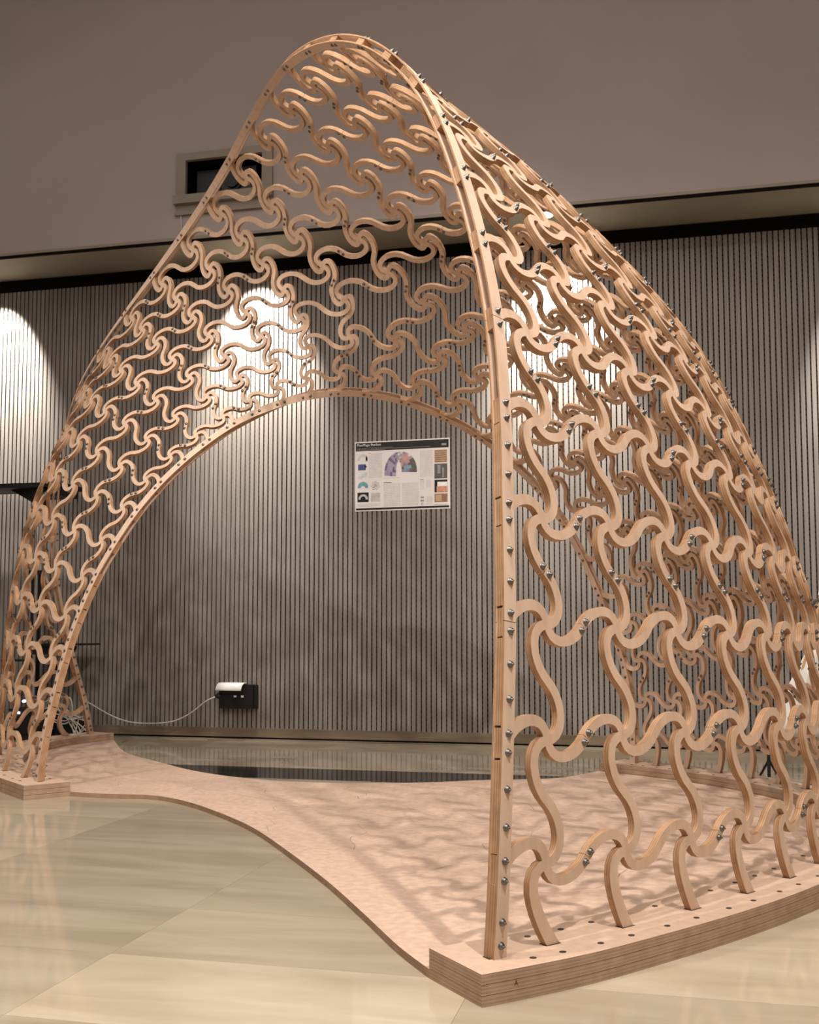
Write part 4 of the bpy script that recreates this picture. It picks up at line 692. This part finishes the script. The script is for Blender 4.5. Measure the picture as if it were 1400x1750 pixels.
# ------------------------------------------------------------------ recessed equipment box in the bulkhead
eb = thing('equipment_box', 'beige framed recess with dark projector high on the plastered bulkhead', 'projector box', ((hx0+hx1)/2, BY, 3.36))
ox = (hx0+hx1)/2
def ebox(name, x0, x1, z0, z1, y0, y1, mt):
    m_ = MB(); m_.box(((x0+x1)/2-ox, (y0+y1)/2-BY, (z0+z1)/2-3.36), (x1-x0, abs(y1-y0), z1-z0)); return m_.obj(name, [mt], eb)
ebox('frame_board', -3.04, hx0, hz0-0.03, 3.757, BY-0.02, BY+0.01, TRIM); ebox('frame_board', hx1, -2.385, hz0-0.03, 3.757, BY-0.02, BY+0.01, TRIM)
ebox('frame_board', hx0, hx1, hz1, 3.757, BY-0.02, BY+0.01, TRIM); ebox('frame_sill', -3.05, -2.38, hz0-0.055, hz0-0.0, BY-0.045, BY+0.01, TRIM)
ebox('apron_board', -3.04, -2.385, 3.36, hz0-0.055, BY-0.012, BY-0.0005, TRIM); ebox('lower_batten', -3.045, -2.38, 3.352, 3.372, BY-0.022, BY-0.0005, TRIM)
ebox('recess_back', hx0, hx1, hz0, hz1, BY+0.22, BY+0.23, BLACKM)
for a in ((hx0-0.01, hx0, hz0, hz1), (hx1, hx1+0.01, hz0, hz1), (hx0, hx1, hz1, hz1+0.01), (hx0, hx1, hz0-0.01, hz0)): ebox('recess_side', *a, BY+0.011, BY+0.22, BLACKM)
DG = plain('dark_grey_plastic', (0.022, 0.021, 0.020), 0.4)
ebox('projector_body', hx0+0.03, hx1-0.08, hz0+0.004, hz1-0.03, BY+0.09, BY+0.20, DG); ebox('projector_front', hx0+0.05, hx0+0.20, hz0+0.03, hz1-0.05, BY+0.078, BY+0.09, BLACK)
m_ = MB(); n = 20
for r0, y in ((0.062, 0.088), (0.045, 0.075)):
    m_.tube([(hx0+0.285-ox, y, hz0+0.11-3.36), (hx0+0.285-ox, y-0.014, hz0+0.11-3.36)], r0, n)
m_.obj('projector_lens', [BLACK], eb)
m_ = MB(); m_.tube([(-3.01-ox, -0.006, 3.425-3.36), (-3.006-ox, -0.008, 3.34-3.36), (-3.0-ox, -0.008, 3.25-3.36), (-2.998-ox, -0.004, 3.222-3.36)], 0.004, 6); m_.obj('hanging_lead', [CABLE], eb)

# ------------------------------------------------------------------ recessed downlights in the soffit
GLOW, nt, b = mat('lit_lamp', 0.5); b.inputs['Emission Color'].default_value = (1, 0.95, 0.86, 1); b.inputs['Emission Strength'].default_value = 14.0
for k, x in enumerate(WASH):
    d = thing('downlight', ['small soffit downlight over the left end of slat wall', 'small glowing soffit downlight seen through lattice below the equipment box', 'small soffit downlight behind the right shoulder of the arch', 'rightmost small soffit downlight past the right side of the arch'][k], 'downlight', (x+(0.06 if k == 1 else 0), 6.345, 3.185), 'soffit downlights')
    m_ = MB(); n = 16
    vs = []; 
    for r, z in ((0.048, 0.0), (0.048, -0.006), (0.036, -0.008), (0.034, -0.001)): vs += [(r*math.cos(q*math.tau/n), r*math.sin(q*math.tau/n), z) for q in range(n)]
    fs = []
    for s in range(3):
        for q in range(n): fs.append((s*n+q, s*n+(q+1) % n, (s+1)*n+(q+1) % n, (s+1)*n+q))
    m_.add(vs, fs); m_.obj('bezel', [SILVER], d)
    m_ = MB(); m_.tube([(0, 0, -0.002), (0, 0, -0.012), (0, 0, -0.020), (0, 0, -0.024)], [0.034, 0.032, 0.022, 0.006], 14); m_.obj('lamp_lens', [GLOW], d)

# ------------------------------------------------------------------ equipment stand at the left behind the arch
st = thing('equipment_stand', 'black equipment stand with trays, column and cables behind left plinth by wall', 'stand', (-4.12, 6.47, 0))
def sbox(name, c, d, mt=BLACK, M=None): m_ = MB(); m_.box(c, d, 0, M); return m_.obj(name, [mt], st)
sbox('column', (0, 0.02, 0.56), (0.05, 0.04, 1.06)); sbox('foot_plate', (0.03, 0, 0.012), (0.46, 0.36, 0.024)); sbox('column_cap', (0.02, 0.0, 1.085), (0.09, 0.07, 0.03))
sbox('top_tray', (-0.12, 0, 1.655), (0.74, 0.30, 0.03)); sbox('tray_bracket', (0.14, 0, 1.615), (0.22, 0.20, 0.06))
m_ = MB(); m_.add([(-0.16, -0.06, 1.64), (0.06, -0.06, 1.64), (0.06, -0.06, 1.52), (-0.16, 0.06, 1.64), (0.06, 0.06, 1.64), (0.06, 0.06, 1.52)], [(0, 2, 1), (3, 4, 5), (0, 1, 4, 3), (1, 2, 5, 4), (2, 0, 3, 5)]); m_.obj('gusset', [BLACK], st)
m_ = MB(); m_.tube([(0.03, -0.03, 0.03), (0.03, -0.03, 1.63)], 0.012, 10); m_.obj('steel_pole', [SILVER], st)
sbox('middle_shelf', (0.20, 0, 0.612), (0.44, 0.26, 0.012)); sbox('shelf_device', (0.12, 0, 0.575), (0.14, 0.16, 0.06)); sbox('shelf_device', (0.26, -0.02, 0.585), (0.07, 0.12, 0.055), BLACK, Matrix.Rotation(0.4, 3, 'Y'))
sbox('lower_shelf', (-0.07, 0, 0.505), (0.20, 0.2, 0.01)); sbox('power_unit', (0.06, -0.06, 0.11), (0.26, 0.16, 0.17)); sbox('power_unit', (0.29, 0.02, 0.08), (0.17, 0.14, 0.11))
for k in range(9):
    r = random.Random(40+k); m_ = MB(); a = r.uniform(0, 0.3)
    pts = [Vector((r.uniform(-0.05, 0.2), -0.05+0.1*r.random(), 0.03+r.uniform(0.0, 0.05))), Vector((0.1+r.uniform(0, .15), -0.12, 0.18+r.uniform(-.05, .12))), Vector((0.28+r.uniform(0, .1), -0.10, 0.22+r.uniform(-.12, .06))), Vector((0.40+r.uniform(-.05, .08), -0.08, 0.12+r.uniform(-.06, .05))), Vector((0.42+r.uniform(-.05, .1), -0.1, 0.012))]
    m_.tube(catmull(pts, 6), 0.0045, 5); m_.obj('coiled_cable', [CABLE], st, True)
LED, nt, b = mat('white_led', 0.5); b.inputs['Emission Color'].default_value = (0.85, 0.92, 1, 1); b.inputs['Emission Strength'].default_value = 12.0
for c in ((-0.0, -0.145, 0.17), (0.03, -0.142, 0.245), (0.30, -0.06, 0.155)):
    m_ = MB(); m_.tube([(c[0], c[1], c[2]), (c[0], c[1]+0.02, c[2])], 0.008, 8); m_.obj('led_lamp', [LED], st)

# ------------------------------------------------------------------ draped easel at the right behind the arch
ea = thing('draped_easel', 'wooden easel with white cloth hanging from taped pole behind right edge of arch', 'easel', (0.72, 5.75, 0))
POLE = noise_mat('pale_wood_pole', (0.42, 0.26, 0.13), (0.52, 0.34, 0.19), scale=(8, 8, 1), ns=4, rough=0.5)
m_ = MB(); m_.tube([(-0.23, -0.16, 0.02), (0.03, -0.12, 1.00), (0.11, -0.10, 1.30)], 0.013, 8); m_.obj('front_pole', [POLE], ea)
m_ = MB(); m_.tube([(0.42, -0.12, 0.02), (0.16, -0.10, 1.00), (0.09, -0.09, 1.30)], 0.013, 8); m_.obj('front_pole', [POLE], ea)
m_ = MB(); m_.tube([(0.10, 0.25, 0.02), (0.10, -0.07, 1.27)], 0.013, 8); m_.obj('rear_pole', [POLE], ea)
m_ = MB(); m_.tube([(-0.005, -0.125, 0.87), (0.018, -0.122, 0.955)], 0.0165, 10); m_.obj('tape_wrap', [PAPER], ea)
m_ = MB(); m_.tube([(-0.04, -0.145, 0.85), (0.24, -0.13, 0.85)], 0.006, 6); m_.obj('clamp_bar', [STEEL], ea)
m_ = MB(); vs = []; nx, nz_ = 24, 14
for i in range(nx+1):
    for j in range(nz_+1):
        u, v = i/nx, j/nz_; sp2 = 0.05+0.95*v**0.7
        x = 0.02+0.06*(1-v)+(u-0.35)*(0.10+0.42*v); y = -0.155+0.022*math.sin(u*21+v*2)*sp2; z = 0.845-0.62*v-0.04*math.sin(u*5)*v
        vs.append((x-0.12*v, y, z))
fs = [(i*(nz_+1)+j, (i+1)*(nz_+1)+j, (i+1)*(nz_+1)+j+1, i*(nz_+1)+j+1) for i in range(nx) for j in range(nz_)]
m_.add(vs, fs); oc_ = m_.obj('white_cloth', [CLOTH], ea, True); md = oc_.modifiers.new('thick', 'SOLIDIFY'); md.thickness = 0.003
stl = thing('black_floor_stand', 'thin black metal floor stand behind the right plinth under white cloth', 'stand', (0.44, 5.48, 0))
m_ = MB(); m_.tube([(0, 0, 0.01), (0, 0, 0.30)], 0.008, 8); m_.obj('stand_post', [BLACK], stl)
for k in range(3):
    a = k*math.tau/3+0.4; m_ = MB(); m_.tube([(0, 0, 0.09), (0.05*math.cos(a), 0.05*math.sin(a), 0.008)], 0.006, 6); m_.obj('leg', [BLACK], stl)
# floor socket plate near the wall
fp = MB(); fp.box((0, 0, 0.0015), (0.23, 0.10, 0.003)); o = fp.obj('floor_plate', [noise_mat('brown_metal_plate', (0.16, 0.13, 0.09), (0.20, 0.165, 0.12), ns=6, rough=0.4)], None, False, (-2.79, 6.60, 0.0)); tag(o, 'flat brown access plate in stone floor below the socket box', 'floor plate')
